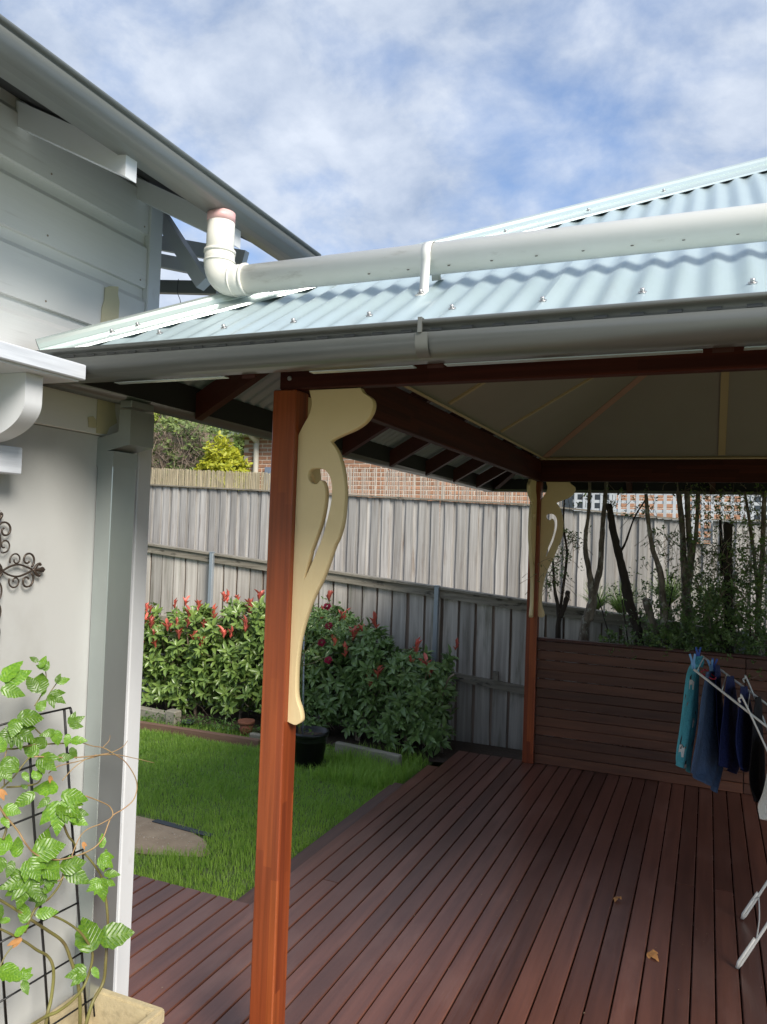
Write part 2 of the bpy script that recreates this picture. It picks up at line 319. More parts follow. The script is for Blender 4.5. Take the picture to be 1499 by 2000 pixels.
M['strappy'] = leafmat('lime_strap_leaf', (.42, .56, .16), (.20, .32, .08), .5, .3)
M['gold'] = leafmat('golden_leaf', (.58, .54, .04), (.30, .36, .03), .5, .3)
M['conifer'] = leafmat('conifer_green', (.46, .52, .10), (.24, .30, .06), .6, .2)
M['hedge'] = leafmat('hedge_green', (.26, .33, .11), (.12, .17, .05), .5, .2)
M['twig'] = material('dry_twig', (.36, .28, .21), .9, var=(.16, .12, .09), vamt=1.)
M['airer'] = material('white_coated_wire', (.74, .73, .68), .35, vamt=.2)
def cloth(name, c, v, sc_=(60, 60, 60)): return material(name, c, .9, var=v, vscale=sc_, vamt=.8, bump=.9, bscale=(38, 38, 38), spec=.2)
M['teal'] = cloth('teal_cotton', (.10, .40, .47), (.08, .34, .41))
M['denim'] = cloth('slate_blue_towel', (.085, .135, .235), (.055, .09, .165), (45, 45, 45))
M['navy'] = cloth('navy_cotton', (.022, .032, .115), (.014, .020, .075))
M['black'] = cloth('black_cotton', (.016, .016, .020), (.010, .010, .012))
M['offwhite'] = cloth('off_white_cotton', (.66, .63, .56), (.58, .55, .48))
M['dogw'] = cloth('white_print', (.70, .70, .68), (.6, .6, .58)); M['dogb'] = cloth('dark_print', (.055, .045, .042), (.03, .025, .02)); M['dogt'] = cloth('tan_print', (.33, .17, .10), (.25, .12, .07))
M['peg1'] = material('light_blue_peg', (.16, .38, .68), .4, vamt=.2); M['peg2'] = material('dark_blue_peg', (.025, .09, .42), .4, vamt=.2); M['peg3'] = material('red_peg', (.62, .03, .07), .4, vamt=.2)
M['tagw'] = material('white_plastic', (.75, .76, .78), .4, vamt=.2)
M['pebble'] = material('tan_pebble', (.45, .28, .15), .6, var=(.32, .2, .12), vscale=(30, 30, 30), vamt=1., rand=.3)

# ------------------------------------------------------------------ ground
LZ = -0.12
g = MB().add([(-400, -400, -.17), (400, -400, -.17), (400, 400, -.17), (-400, 400, -.17)], [(0, 1, 2, 3)]).build('ground', M['ground']); tag(g, kind='structure')
def strip_sheet(name, pts, z, mat):
    return tag(MB().add([(x, y, z) for x, y in pts], [tuple(range(len(pts)))]).build(name, mat), kind='structure')
strip_sheet('lawn', [(-9, 3.3), (-2.17, 3.3), (-2.17, 7.1), (-9, 7.1)], LZ-.012, M['ground'])
def ring(cx, cy, rx, ry, n=60, j=.09, seed=3):
    q = random.Random(seed); ph = [q.uniform(0, 6.28) for _ in range(4)]
    o = []
    for i in range(n):
        a = 2*math.pi*i/n; k = 1 + j*(math.sin(2*a+ph[0]) + .6*math.sin(3*a+ph[1]) + .5*math.sin(5*a+ph[2]) + .35*math.sin(9*a+ph[3]))
        o.append((cx+rx*k*math.cos(a), cy+ry*k*math.sin(a)))
    return o
PATCH = (-3.42, 4.00, .60, .27)
strip_sheet('dirt_patch', ring(*PATCH), LZ-.004, M['dirt'])
strip_sheet('garden_bed', [(-9, 6.42), (-2.2, 6.42), (-1.96, 6.47), (3.4, 6.47), (3.4, 7.2), (-9, 7.2)], LZ+.0, M['soil'])

# ------------------------------------------------------------------ deck
PIT_B = .0961; X_REF = -.125
deck = empty('deck', (0, 3, 0), kind='structure')
DT = .019
def deck_boards():
    cache = {}
    for k in range(-30, 33):
        xl = X_REF + (k-1)*PIT_B + .0025; xr = X_REF + k*PIT_B - .0025
        xc = (xl+xr)/2
        if xc > 2.75: continue
        y0 = -.6
        if xr < -2.14: y1 = 3.325
        else: y1 = 6.455
        if -2.18 < xc < -2.07: y1 = 5.46
        mt = M['deck']
        if -2.07 < xc < -1.98: y1 = 5.93
        segs = [(y0, y1)]
        if y1 > 6 and rnd.random() < .22:                       # butt joint between two lengths
            j = rnd.choice([1.9, 3.7, 4.6, 5.2]) + rnd.uniform(-.1, .1); segs = [(y0, j-.0015), (j+.0015, y1)]
        if y1 == 3.325: segs = [(y0, y1)]
        if y1 == 5.46: segs = [(y0, 3.3235), (3.3265, y1)]
        for a, b in segs:
            key = round(b-a, 3)
            if key not in cache:
                cache[key] = boxmesh('deck_board', (-.0448, 0, -DT), (.0448, b-a, 0), mt, .0035)
            low = y1 == 5.46 and a > 3
            me = boxmesh('deck_board', (-.0448, 0, -DT), (.0448, b-a, 0), M['deck_dark'], .0035) if low else cache[key]
            o = inst('deck_board', me, deck, Matrix.Translation((xc, a, -.022 if low else rnd.uniform(-.0012, .0012))))
deck_boards()
boxpart('side_board', (-2.178, 3.345, -.16), (-2.160, 5.46, -.046), M['deck_dark'], deck)
boxpart('end_board', (-3.1, 3.300, -.16), (-2.19, 3.318, -.024), M['deck_dark'], deck)
for y in (0.1, .55, 1.0, 1.45, 1.9, 2.35, 2.8): boxpart('joist', (-3.0, y, -.12), (2.8, y+.045, -.021), M['deck_dark'], deck)
for y in (3.24, 3.7, 4.15, 4.6, 5.05, 5.40): boxpart('joist', (-2.05, y, -.12), (2.8, y+.045, -.021), M['deck_dark'], deck)
for y in (5.86, 6.38): boxpart('joist', (-2.0 if y < 6 else -1.95, y, -.12), (2.8, y+.045, -.021), M['deck_dark'], deck)
sub = MB().add([(-3.1, -.7, -.155), (2.85, -.7, -.155), (2.85, 6.5, -.155), (-1.95, 6.5, -.155), (-1.95, 5.4, -.155), (-2.15, 5.4, -.155), (-2.15, 3.3, -.155), (-3.1, 3.3, -.155)], [tuple(range(8))]).build('under_deck_soil', M['soil'], deck)

# ------------------------------------------------------------------ pergola
PX0, PX1 = -1.38, -1.29          # left posts
PXR = 2.75                       # right posts (inner left face)
FY0, FY1, BY0, BY1 = 2.26, 2.35, 6.384, 6.474
ZB0, ZB1 = 2.325, 2.505
TAN = math.tan(math.radians(30))
EXL, EXR, EYF, EYB = -1.84, PXR+.55, 1.80, 6.93    # rafter ends
per = empty('pergola', (-1.335, 2.305, 0), 'hip roofed timber pergola with pale blue corrugated roof over the deck', 'pergola')
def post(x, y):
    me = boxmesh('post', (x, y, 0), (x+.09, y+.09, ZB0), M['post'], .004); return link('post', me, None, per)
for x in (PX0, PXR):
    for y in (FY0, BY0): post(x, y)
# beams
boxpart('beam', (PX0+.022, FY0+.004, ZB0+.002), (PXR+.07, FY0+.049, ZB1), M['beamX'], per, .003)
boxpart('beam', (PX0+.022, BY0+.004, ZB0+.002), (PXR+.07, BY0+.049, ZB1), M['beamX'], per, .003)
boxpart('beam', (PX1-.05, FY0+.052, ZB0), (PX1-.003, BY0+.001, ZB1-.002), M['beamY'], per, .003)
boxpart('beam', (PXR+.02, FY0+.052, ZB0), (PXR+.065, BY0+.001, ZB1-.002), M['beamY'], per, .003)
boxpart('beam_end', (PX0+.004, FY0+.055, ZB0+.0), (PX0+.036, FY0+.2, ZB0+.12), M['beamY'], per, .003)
scr = MB().tube([(0, .001, 0), (0, -.003, 0)], [.009, .007], 10).mesh('screw'); scr.materials.append(M['screw'])
inst('screw', scr, per, Matrix.Translation(atY(566, 739, FY0+.003)))
# scroll brackets, outline taken from the front one
def zA(x, y): return atY(550+x/5.88, 740+y/5.88, 2.286)
def zB(x, y): return atY(550+x/5.405, 1060+y/5.405, 2.286)
def uv(p): return (p.x-PX1, p.z)
def runpts(lst): return [uv(p) for p in lst]
def crv(pts, n=5): return [(p.x, p.y) for p in smooth_path([(a, b, 0) for a, b in pts], n)]
left = crv(runpts([zA(320, 112), zA(335, 180), zA(352, 260), zA(345, 340), zA(320, 420), zA(280, 490), zA(225, 590), zA(183, 680)]))
left[0] = (left[0][0], ZB0-.001)
foot = crv(runpts([zB(50, 1878), zB(100, 1905), zB(150, 1921), zB(195, 1895), zB(206, 1850), zB(190, 1760), zB(165, 1690), zB(150, 1610), zB(148, 1500), zB(152, 1350), zB(160, 1240), zB(180, 1080), zB(205, 960), zB(240, 830), zB(290, 680), zB(350, 540), zB(420, 400), zB(490, 220), zB(552, 40), zA(650, 1820), zA(700, 1640), zA(722, 1420), zA(725, 1250), zA(705, 1060), zA(670, 920), zA(625, 810), zA(560, 720)]), 4)
head = crv(runpts([zA(560, 720), zA(600, 685), zA(720, 628), zA(850, 570), zA(960, 490), zA(1030, 390), zA(1052, 300), zA(1040, 240), zA(1000, 200), zA(940, 160), zA(905, 104)]))
head[-1] = (head[-1][0], ZB0-.001)
lf = [(max(0.001, a), b) for a, b in left]; lf[-1] = (0.001, lf[-1][1])
ft = list(foot); ft[0] = (0.001, ft[0][1])
OUT = lf + ft + head[1:]
hole = crv(runpts([zA(300, 1110), zA(312, 1060), zA(350, 1030), zA(420, 1022), zA(480, 1030), zA(530, 1068), zA(562, 1120), zA(580, 1200), zA(585, 1320), zA(575, 1420), zA(545, 1560), zA(500, 1740), zA(450, 1890), zB(398, 40), zB(365, 125), zB(318, 230), zB(275, 330), zB(232, 412)]), 4) + \
       crv(runpts([zB(232, 412), zB(250, 320), zB(275, 220), zB(305, 110), zA(335, 1980), zA(380, 1860), zA(430, 1720), zA(470, 1580), zA(495, 1440), zA(503, 1340), zA(500, 1260), zA(480, 1195), zA(450, 1168), zA(425, 1195), zA(400, 1212), zA(350, 1200), zA(312, 1160), zA(300, 1110)]), 4)[1:-1]
brk = plate('bracket', [OUT, hole], .024, M['cream'])
def put_bracket(px, py, ax):
    """plate x axis along ax, plate y axis up"""
    a = Vector(ax); z = Vector((0, 0, 1)); nrm = a.cross(z); mm = Matrix.Identity(4)
    for i in range(3): mm[i][0] = a[i]; mm[i][1] = z[i]; mm[i][2] = nrm[i]; mm[i][3] = (px, py, 0)[i]
    inst('bracket', brk, per, mm)
xc, xr_ = (PX0+PX1)/2, PXR+.045
for (cx, sx) in ((xc, 1), (xr_, -1)):
    put_bracket(cx+.045*sx, 2.299, (sx, 0, 0)); put_bracket(cx+.045*sx, (BY0+BY1)/2, (sx, 0, 0))
    put_bracket(cx, FY1, (0, 1, 0)); put_bracket(cx, BY0, (0, -1, 0))
# rafters: vertical section (distance along slope axis, z)
zr_bot0 = 2.505 - .46*TAN + .02        # underside at the plumb-cut end
def rafter(p0, dirv, run, side):
    """p0 end point (x,y), going inwards along dirv for run metres"""
    d = Vector((*dirv, 0)); s = Vector((*side, 0))*.0215; b = MB(); z0 = 2.265
    c = []
    for q, dz in ((0, 0), (run, run*TAN)):
        e = Vector((*p0, 0)) + d*q
        for sg in (-1, 1):
            c.append(e + s*sg + Vector((0, 0, z0+dz))); c.append(e + s*sg + Vector((0, 0, z0+dz+.100)))
    b.add(c, [(0, 1, 3, 2), (4, 6, 7, 5), (0, 4, 5, 1), (2, 3, 7, 6), (1, 5, 7, 3), (0, 2, 6, 4)])
    b.build('rafter', M['rafter'], per)
RY = 4.367                                              # ridge line
RXL, RXR = PX0 + (RY-FY0), PXR + .09 - (RY-FY0)           # ridge ends
for x in (-1.18, -.635, .02, .675, 1.33, 1.985, 2.64, 3.2):
    for (y, dy) in ((EYF, 1), (EYB, -1)):
        run = min(RY-EYF, x-EXL, EXR-x) - .1
        if run > .15: rafter((x, y), (0, dy), run, (1, 0))
for y in (2.47, 3.12, 3.77, 4.44, 5.10, 5.74, 6.38):
    for (x, dx) in ((EXL, 1), (EXR, -1)):
        run = min(y-EYF, EYB-y, 2.5) - .1
        if run > .15: rafter((x, y), (dx, 0), run, (0, 1))
def hiprafter(a, b, name='hip_rafter'): MB().beam(a, b, .045, .10).build(name, M['rafter'], per)
for (x, sx) in ((EXL, 1), (EXR, -1)):
    for (y, sy) in ((EYF, 1), (EYB, -1)):
        s = (RY-EYF); hiprafter((x+sx*.03, y+sy*.03, 2.34), (x+sx*s, y+sy*s, 2.32+s*TAN))
# stub of a rafter end showing orange beside the house
# roof
RZ0 = 2.348; RE = .065                                   # roof plane height at rafter end, eave overhang of the sheets past it
EX0, EX1, EY0, EY1 = EXL-RE, EXR+RE, EYF-RE+.005, EYB+RE-.005
def roof_z(d): return RZ0 + d*TAN                         # d = distance inwards from the eave edge
def corr(t): return .008*math.cos(2*math.pi*t/.0762)
def sheets(lo, hi, fn, inward_max):
    """corrugated sheets side by side along t in lo..hi; fn(t, d, z) -> point; inward_max(t) -> length up the slope"""
    t0 = lo
    while t0 < hi-.01:
        t1 = min(hi, t0+.762); n = max(2, int(round((t1-t0)/.0762*8))); b = MB(); rows = 5
        vs = []; ok = True
        for i in range(n+1):
            t = t0 + (t1-t0)*i/n; mx = max(.0, inward_max(t))
            for j in range(rows):
                d = mx*j/(rows-1); vs.append(fn(t, d, roof_z(d) + corr(t) + .009 + .0006*((int(t0*10)) % 2)))
        fs = [(i*rows+j, i*rows+j+1, (i+1)*rows+j+1, (i+1)*rows+j) for i in range(n) for j in range(rows-1)]
        b.add(vs, fs, True); b.build('roof_sheet', M['roof'], per); t0 = t1
HL = RY - EY0
sheets(EX0, EX1, lambda t, d, z: (t, EY0+d, z), lambda t: min(HL, t-EX0, EX1-t)-.02)
sheets(EX0, EX1, lambda t, d, z: (t, EY1-d, z), lambda t: min(HL, t-EX0, EX1-t)-.02)
sheets(EY0, EY1, lambda t, d, z: (EX0+d, t, z), lambda t: min(t-EY0, EY1-t)-.02)
sheets(EY0, EY1, lambda t, d, z: (EX1-d, t, z), lambda t: min(t-EY0, EY1-t)-.02)
# rolled hip and ridge capping
def capping(a, b, n1, n2, name):
    a = Vector(a); b = Vector(b); d = (b-a).normalized()
    f1 = d.cross(Vector(n1)); f1 = f1 if f1.z < 0 else -f1; f1.normalize()
    f2 = d.cross(Vector(n2)); f2 = f2 if f2.z < 0 else -f2; f2.normalize()
    side = (f1-f2).normalized(); up = side.cross(d); up = up if up.z > 0 else -up
    prof = [f1*.112 + up*(-.004), f1*.110 + up*.003, f1*.050 + up*.006, f1*.024+up*.009]
    for k in range(9):
        t = math.pi*(-.12 + 1.24*k/8); prof.append(side*(math.cos(t)*.025) + up*(.012 + math.sin(t)*.025))
    prof += [f2*.024+up*.009, f2*.050 + up*.006, f2*.110 + up*.003, f2*.112 + up*(-.004)]
    MB().sweep([tuple(p) for p in prof], [a, b], closed=False, smooth=False).build(name, M['cap'], per)
UPC = Vector((0, 0, .021))
nf, nb, nl, nr = (0, -.5, .866), (0, .5, .866), (-.5, 0, .866), (.5, 0, .866)
R1 = Vector((EX0+HL, RY, roof_z(HL))) + UPC; R2 = Vector((EX1-HL, RY, roof_z(HL))) + UPC
c0 = Vector((EX0+.005, EY0+.005, roof_z(.005)))+UPC
capping(c0, R1, nl, nf, 'hip_cap'); capping((EX0, EY1, RZ0+.02), R1, nl, nb, 'hip_cap'); capping((EX1, EY0, RZ0+.02), R2, nf, nr, 'hip_cap'); capping((EX1, EY1, RZ0+.02), R2, nb, nr, 'hip_cap')
capping(R1, R2, nf, nb, 'ridge_cap')
# roof screws (hex head on washer)
rs = MB().tube([(0, 0, 0), (0, 0, .002)], .010, 10).tube([(0, 0, .002), (0, 0, .010)], .0055, 6).mesh('roof_screw'); rs.materials.append(M['screw'])
tilt = Matrix.Rotation(math.radians(30), 4, 'X')
for i in range(20):
    x = -1.49 + .2286*i; x = round(x/.0762)*.0762
    inst('roof_screw', rs, per, Matrix.Translation((x, EY0+.10, roof_z(.10)+.0175)) @ tilt)
    if x > -.6: inst('roof_screw', rs, per, Matrix.Translation((x+.0762, EY0+.80, roof_z(.80)+.0175)) @ tilt)
dcap = (R1-c0).normalized()
for s in (.22, .30, .75, 1.25, 1.7, 2.1, 2.5):
    inst('roof_screw', rs, per, Matrix.Translation(c0 + dcap*s + Vector((.062, -.062, -.020))) @ tilt)
# gutters: profile as (outward, up)
GP = [(-.003, .075), (-.003, .0), (.050, -.006), (.072, -.003), (.088, .006), (.097, .018), (.1015, .034), (.1035, .062), (.0905, .0635), (.0905, .081), (.096, .083)]
for k in range(9):
    t = math.radians(-100 + 32*k); GP.append((.0985+.0085*math.cos(t), .0925+.0085*math.sin(t)))
GP = [(a_, b_*.82) for a_, b_ in GP]
GZ = 2.274
def gutter(a, b, outw, name='gutter', mat='gutter', z=GZ, prof=GP, parent=None, sc_=1.0):
    o = Vector((*outw, 0)); pr = [tuple(o*(p*sc_) + Vector((0, 0, q*sc_))) for p, q in prof]
    mb = MB().sweep(pr, [Vector((*a, z)), Vector((*b, z))], closed=False, smooth=True)
    me = mb.mesh(name); me.set_sharp_from_angle(angle=math.radians(27)); md = link(name, me, M[mat], parent or per); s = md.modifiers.new('s', 'SOLIDIFY'); s.thickness = .0012
    return md
GB = .012                                                # gutter back stands this far outside the rafter ends
gf = gutter((EXL-GB-.098, EYF-GB), (EXR+.1, EYF-GB), (0, -1))
gutter((EXL-GB, EYF-GB-.02), (EXL-GB, EYB+.1), (-1, 0)); gutter((EXL-.1, EYB+GB), (EXR+.1, EYB+GB), (0, 1)); gutter((EXR+GB, EYF-.1), (EXR+GB, EYB+.1), (1, 0))
MB().box((EXL-GB-.099, EYF-GB-.094, GZ+.002), (EXL-GB-.096, EYF-GB+.0, GZ+.070)).build('gutter_end', M['gutter'], per)
# fascia boards behind the gutters
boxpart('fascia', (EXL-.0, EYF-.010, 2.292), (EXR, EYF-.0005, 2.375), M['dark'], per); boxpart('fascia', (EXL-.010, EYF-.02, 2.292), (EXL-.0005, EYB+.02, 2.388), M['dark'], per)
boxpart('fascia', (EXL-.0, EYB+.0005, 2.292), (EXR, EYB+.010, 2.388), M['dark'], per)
# overflow slots along the front gutter
sl = boxmesh('overflow_slot', (-.014, -.0011, -.0032), (.014, .0, .0032), M['slot'])
for i in range(60):
    x = -1.80 + .075*i
    if abs(x+.632) < .03 or x > 3.4: continue
    o = inst('overflow_slot', sl, gf, Matrix.Translation((x, EYF-GB-.0905, GZ+.0592)) ); o.location = Vector((x, EYF-GB-.0908, GZ+.0592)); o.parent = gf
# gutter strap
st = MB().sweep([(0, -(p+.0016), q_ - (.0012 if i < 4 else 0)) for i, (p, q_) in enumerate(GP[3:8])], [(-.648, EYF-GB, GZ), (-.616, EYF-GB, GZ)], closed=False, smooth=True).box((-.640, EYF-GB-.1092, GZ+.050), (-.630, EYF-GB-.1035, GZ+.0846)).box((-.640, EYF-GB-.1092, GZ+.0847), (-.630, EYF-GB-.090, GZ+.0862))
st.build('gutter_strap', M['gutter'], per)
# thin flashing visible under the gutter
for a, b in ((-1.62, -1.235), (-.60, -.02), (.06, .62), (-.97, -.68)): MB().box((a, EYF-.036, GZ-.010), (b, EYF-.012, GZ-.0075)).build('flashing', M['cap'], per)
# ceiling
CI = .0                                                  # starts at the inner top edge of the beams
CX0, CX1, CY0, CY1 = PX1-.003, PXR+.02, FY0+.05, BY0+.004
ch = (CY1-CY0)/2; cz = ZB1+.012
A, B_, C_, D_ = (CX0, CY0, cz), (CX1, CY0, cz), (CX1, CY1, cz), (CX0, CY1, cz)
P_, Q_ = (CX0+ch, CY0+ch, cz+ch*TAN), (CX1-ch, CY0+ch, cz+ch*TAN)
for pl in ((A, B_, Q_, P_), (C_, D_, P_, Q_), (D_, A, P_), (B_, C_, Q_)):
    MB().add(pl, [tuple(range(len(pl)))]).build('ceiling_panel', M['ceil'], per)
def bat(a, b, wd=.045, mat='batten', name='batten', nrm=(0, 0, 1)): MB().beam(Vector(a)-Vector((0, 0, .006)), Vector(b)-Vector((0, 0, .006)), wd, .012, nrm).build(name, M[mat], per)
e = .02
bat((CX0+e, CY0, cz+.006), (CX0+e, CY1, cz+.006), nrm=nr); bat((CX0, CY1-e, cz+.006), (CX1, CY1-e, cz+.006), nrm=nf); bat((CX0, CY0+e, cz+.006), (CX1, CY0+e, cz+.006), nrm=nb); bat((CX1-e, CY0, cz+.006), (CX1-e, CY1, cz+.006), nrm=nl)
for y in (3.79, 4.87):
    ln = min(y-CY0, CY1-y); bat((CX0+.04, y, cz+.04*TAN), (CX0+ln, y, cz+ln*TAN), .03, nrm=nr)
for x in (.077, 1.0, 1.95, 2.6):
    ln = min(ch, x-CX0, CX1-x); bat((x, CY1-.04, cz+.04*TAN), (x, CY1-ln, cz+ln*TAN), .05, nrm=nf); bat((x, CY0+.04, cz+.04*TAN), (x, CY0+ln, cz+ln*TAN), .05, nrm=nb)
for a, b in ((D_, P_), (A, P_), (B_, Q_), (C_, Q_), (P_, Q_)): bat(Vector(a)-Vector((0, 0, .004)), Vector(b)-Vector((0, 0, .004)), .06, 'hipbat')

# ------------------------------------------------------------------ privacy screen
scrn = empty('privacy_screen', (.6, 6.43, 0), 'low dark brown slatted timber privacy screen at the far end of the deck', 'screen')
SP = .0772
slm = [boxmesh('slat', (0, -.0095, -.0370), (1.56, .0095, .0370), M['slat'], .003), boxmesh('slat', (0, -.0095, -.0370), (PXR-PX1-1.58, .0095, .0370), M['slat'], .003)]
for k in range(13):
    z = .042 + SP*k + rnd.uniform(-.0015, .0015)
    inst('slat', slm[0], scrn, Matrix.Translation((PX1+.004, 6.425, z)) @ Matrix.Rotation(rnd.uniform(-.0012, .0012), 4, 'Y'))
    inst('slat', slm[1], scrn, Matrix.Translation((PX1+1.57, 6.425, z)) @ Matrix.Rotation(rnd.uniform(-.0012, .0012), 4, 'Y'))
boxpart('top_rail', (PX1+.003, 6.395, 1.012), (PXR-.003, 6.460, 1.034), M['rafter'], scrn, .003)
for x in (-1.27, -.2, .25, 1.3, 2.2): boxpart('stud', (x, 6.437, .0), (x+.045, 6.470, 1.011), M['slat'], scrn)

# ------------------------------------------------------------------ weatherboard house
XW, YC = -1.96, 2.335
hs = empty('weatherboard_house', (XW, 1.0, 0), 'pale grey weatherboard house with white eaves and steel gutter on the left', 'house')
boxpart('house_body', (-4.2, -4.0, -.16), (-1.975, YC-.006, 3.05), M['wall'], hs)
boxpart('wall_panel', (-1.974, -4.0, -.15), (-1.960, 2.19, 2.153), M['wall'], hs)
boxpart('band_board', (-1.973, -4.0, 2.1555), (-1.948, 2.262, 2.3225), M['board'], hs, .003)
wbp = [(-1.974, 0), (-1.948, 0), (-1.950, .150), (-1.963, .168), (-1.964, .2135), (-1.974, .2135)]
for z0 in (2.3225, 2.525, 2.7275, 2.930):
    mb = MB().sweep([(x, 0, z) for x, z in wbp], [(0, -4.0, z0), (0, 2.264, z0)]); mb.build('weatherboard', M['board'], hs)
nl_ = MB().tube([(0, 0, 0), (.0012, 0, 0)], .0035, 8).mesh('nail'); nl_.materials.append(M['twig'])
for z0 in (2.345, 2.545, 2.75, 2.95):
    for y in (.9, 1.35, 1.8, 2.24): inst('nail', nl_, hs, Matrix.Translation((-1.9482, y+rnd.uniform(-.01, .01), z0+rnd.uniform(0, .006))))
boxpart('frieze_board', (-1.974, -4.0, 3.146), (-1.956, 2.264, 3.25), M['board'], hs)
boxpart('corner_board', (-1.975, 2.2655, 2.325), (-1.940, YC, 3.10), M['white'], hs, .003)
boxpart('corner_board', (-1.975, 2.262, -.15), (-1.944, YC, 2.322), M['white'], hs, .004)
boxpart('corner_trim', (-1.975, 2.228, -.15), (-1.950, 2.2605, 2.152), M['white'], hs, .003)
boxpart('corner_trim', (-1.975, 2.192, -.15), (-1.943, 2.2265, 2.152), M['white'], hs, .003)
def blob(name, pts, X, mat):
    p = [atX(x, y, X) for x, y in pts]; n = len(p); q = [v + Vector((.0025, 0, 0)) for v in p]
    MB().add(q + p, [tuple(range(n))] + [(i, (i+1) % n, n+(i+1) % n, n+i) for i in range(n)]).build(name, M[mat], hs)
blob('filler_patch', [(205, 562), (214, 559), (231, 560), (230, 575), (233, 590), (231, 622), (224, 630), (197, 631), (199, 600), (204, 585)], -1.947, 'patch')
blob('filler_patch', [(193, 765), (225, 768), (224, 800), (228, 826), (213, 835), (208, 848), (188, 846), (189, 815), (190, 790)], -1.9455, 'patch')
blob('filler_patch', [(172, 815), (182, 813), (187, 820), (188, 833), (186, 836), (173, 834)], -1.9455, 'patch')
# eave: rafters, roof, gutter
TH = math.tan(math.radians(27))
for y in (.10, .63, 1.16, 1.69, 2.22):
    b = MB(); c = []
    for x, z in ((-1.96, 3.044), (-1.525, 2.822)):
        for yy in (y-.0225, y+.0225): c += [(x, yy, z), (x, yy, z+.078)]
    b.add(c, [(0, 1, 3, 2), (4, 6, 7, 5), (0, 4, 5, 1), (2, 3, 7, 6), (1, 5, 7, 3), (0, 2, 6, 4)])
    b.build('rafter_tail', M['white'], hs)
rz = lambda x: 3.135 - (x+1.96)*TH
hr = MB(); n = int(6.75/.0762*6); vs = []
for i in range(n+1):
    y = -4 + 6.72*i/n
    for x in (-1.50, -3.1, -4.6): vs.append((x, y, (rz(x) if x > -3.2 else rz(-6.2-x))+.03+corr(y)))
hr.add(vs, [(i*3+j, i*3+j+1, (i+1)*3+j+1, (i+1)*3+j) for i in range(n) for j in range(2)], True).build('house_roof', M['gutter2'], hs)
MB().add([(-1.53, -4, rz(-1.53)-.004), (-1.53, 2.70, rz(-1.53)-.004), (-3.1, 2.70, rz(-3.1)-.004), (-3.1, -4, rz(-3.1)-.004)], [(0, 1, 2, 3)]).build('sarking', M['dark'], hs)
HG = [(.0, .10), (.0, .0), (.055, -.006), (.082, -.002), (.101, .010), (.113, .028), (.118, .048), (.118, .070), (.112, .073), (.112, .080)]
for k in range(9):
    t = math.radians(-100+32*k); HG.append((.117+.0095*math.cos(t), .0905+.0095*math.sin(t)))
HG = [(a_*.81, b_*.72) for a_, b_ in HG]
gutter((-1.553, -4.0), (-1.553, 2.70), (1, 0), 'house_gutter', 'gutter2', 2.887, HG, hs)
MB().add([(-1.553+a, 2.6985, 2.887+b) for a, b in HG[:10]], [tuple(range(10))]).build('gutter_end', M['gutter2'], hs)
# framing of the open eave past the corner
def px_bar(name, a, b, Y, wd, h, mat): MB().beam(atY(*a, Y), atY(*b, Y), wd, h, (0, 0, 1)).build(name, M[mat], hs)
px_bar('brace', (316, 425), (400, 556), 2.56, .05, .055, 'white')
px_bar('eave_beam', (290, 505), (470, 540), 2.68, .04, .055, 'white')
px_bar('eave_board', (285, 560), (428, 563), 2.70, .03, .055, 'gutter2')
MB().tube(smooth_path([atY(349, 545, 2.6), atY(347, 570, 2.6), atY(352, 585, 2.6), atY(355, 602, 2.6)], 4), .0015, 5).build('cable', M['wire'], hs)
px_bar('eave_board', (286, 470), (480, 505), 2.70, .03, .06, 'white')
# hood over the doorway: shelf on a curved corbel
hd = boxpart('hood_shelf', (XW+.012, -1.5, 2.258), (-1.655, 1.690, 2.302), M['brush'], hs, .003)
MB().box((XW+.012, -1.5, 2.252), (-1.668, 1.675, 2.2575)).build('shelf_underside', M['white'], hd)
cx = -1.712
prof = [(XW+.004, 2.2515), (cx, 2.2515), (cx, 2.175)]
for k in range(1, 31):
    t = math.radians(3*k); prof.append((cx-.215+.215*math.cos(t), 2.175-.11*math.sin(t)))
prof.append((XW+.004, 2.065))
MB().sweep([(x, 0, z) for x, z in prof], [(0, atX(51, 735, cx).y, 0), (0, atX(85, 735, cx).y, 0)], smooth=True).build('corbel', M['white'], hd).data.set_sharp_from_angle(angle=math.radians(30))
boxpart('corbel_block', (XW+.003, 1.36, 1.985), (-1.865, atX(48, 830, -1.865).y, 2.064), M['brush'], hd, .003)

# ------------------------------------------------------------------ pergola downpipe on the house corner
dp = empty('downpipe', (-1.92, 2.14, 0), 'pale zinc rectangular downpipe with an offset elbow on the house corner', 'downpipe')
DX0, DX1, DY0, DY1 = -1.957, -1.888, 2.068, 2.185
boxpart('pipe_length', (DX0, DY0, .0), (DX1, DY1, 2.06), M['dpipe'], dp, .002)
OX = .145
def seg(c0_, c1_, name):
    b = MB(); vs = []
    for (xo, z) in (c0_, c1_): vs += [(DX0+xo, DY0, z), (DX1+xo, DY0, z), (DX1+xo, DY1, z), (DX0+xo, DY1, z)]
    b.add(vs, [(0, 3, 2, 1), (4, 5, 6, 7), (0, 1, 5, 4), (1, 2, 6, 5), (2, 3, 7, 6), (3, 0, 4, 7)]); return b.build(name, M['dpipe'], dp)
boxpart('collar', (DX0-.0015, DY0-.002, 2.045), (DX1+.002, DY1+.002, 2.10), M['dpipe'], dp)
np_ = [atY(x, y, DY0-.0015) for x, y in ((180.5, 905), (182, 858), (221, 847), (232, 843), (234.5, 800), (256.5, 800), (254, 868), (247, 869.5), (205, 882), (204, 905))]
MB().sweep([(p.x, 0, p.z) for p in np_], [(0, DY0-.0015, 0), (0, DY1+.0015, 0)]).build('offset_elbow', M['dpipe'], dp)
pa, pb = atY(235.2, 790, DY0), atY(257.3, 790, DY0)
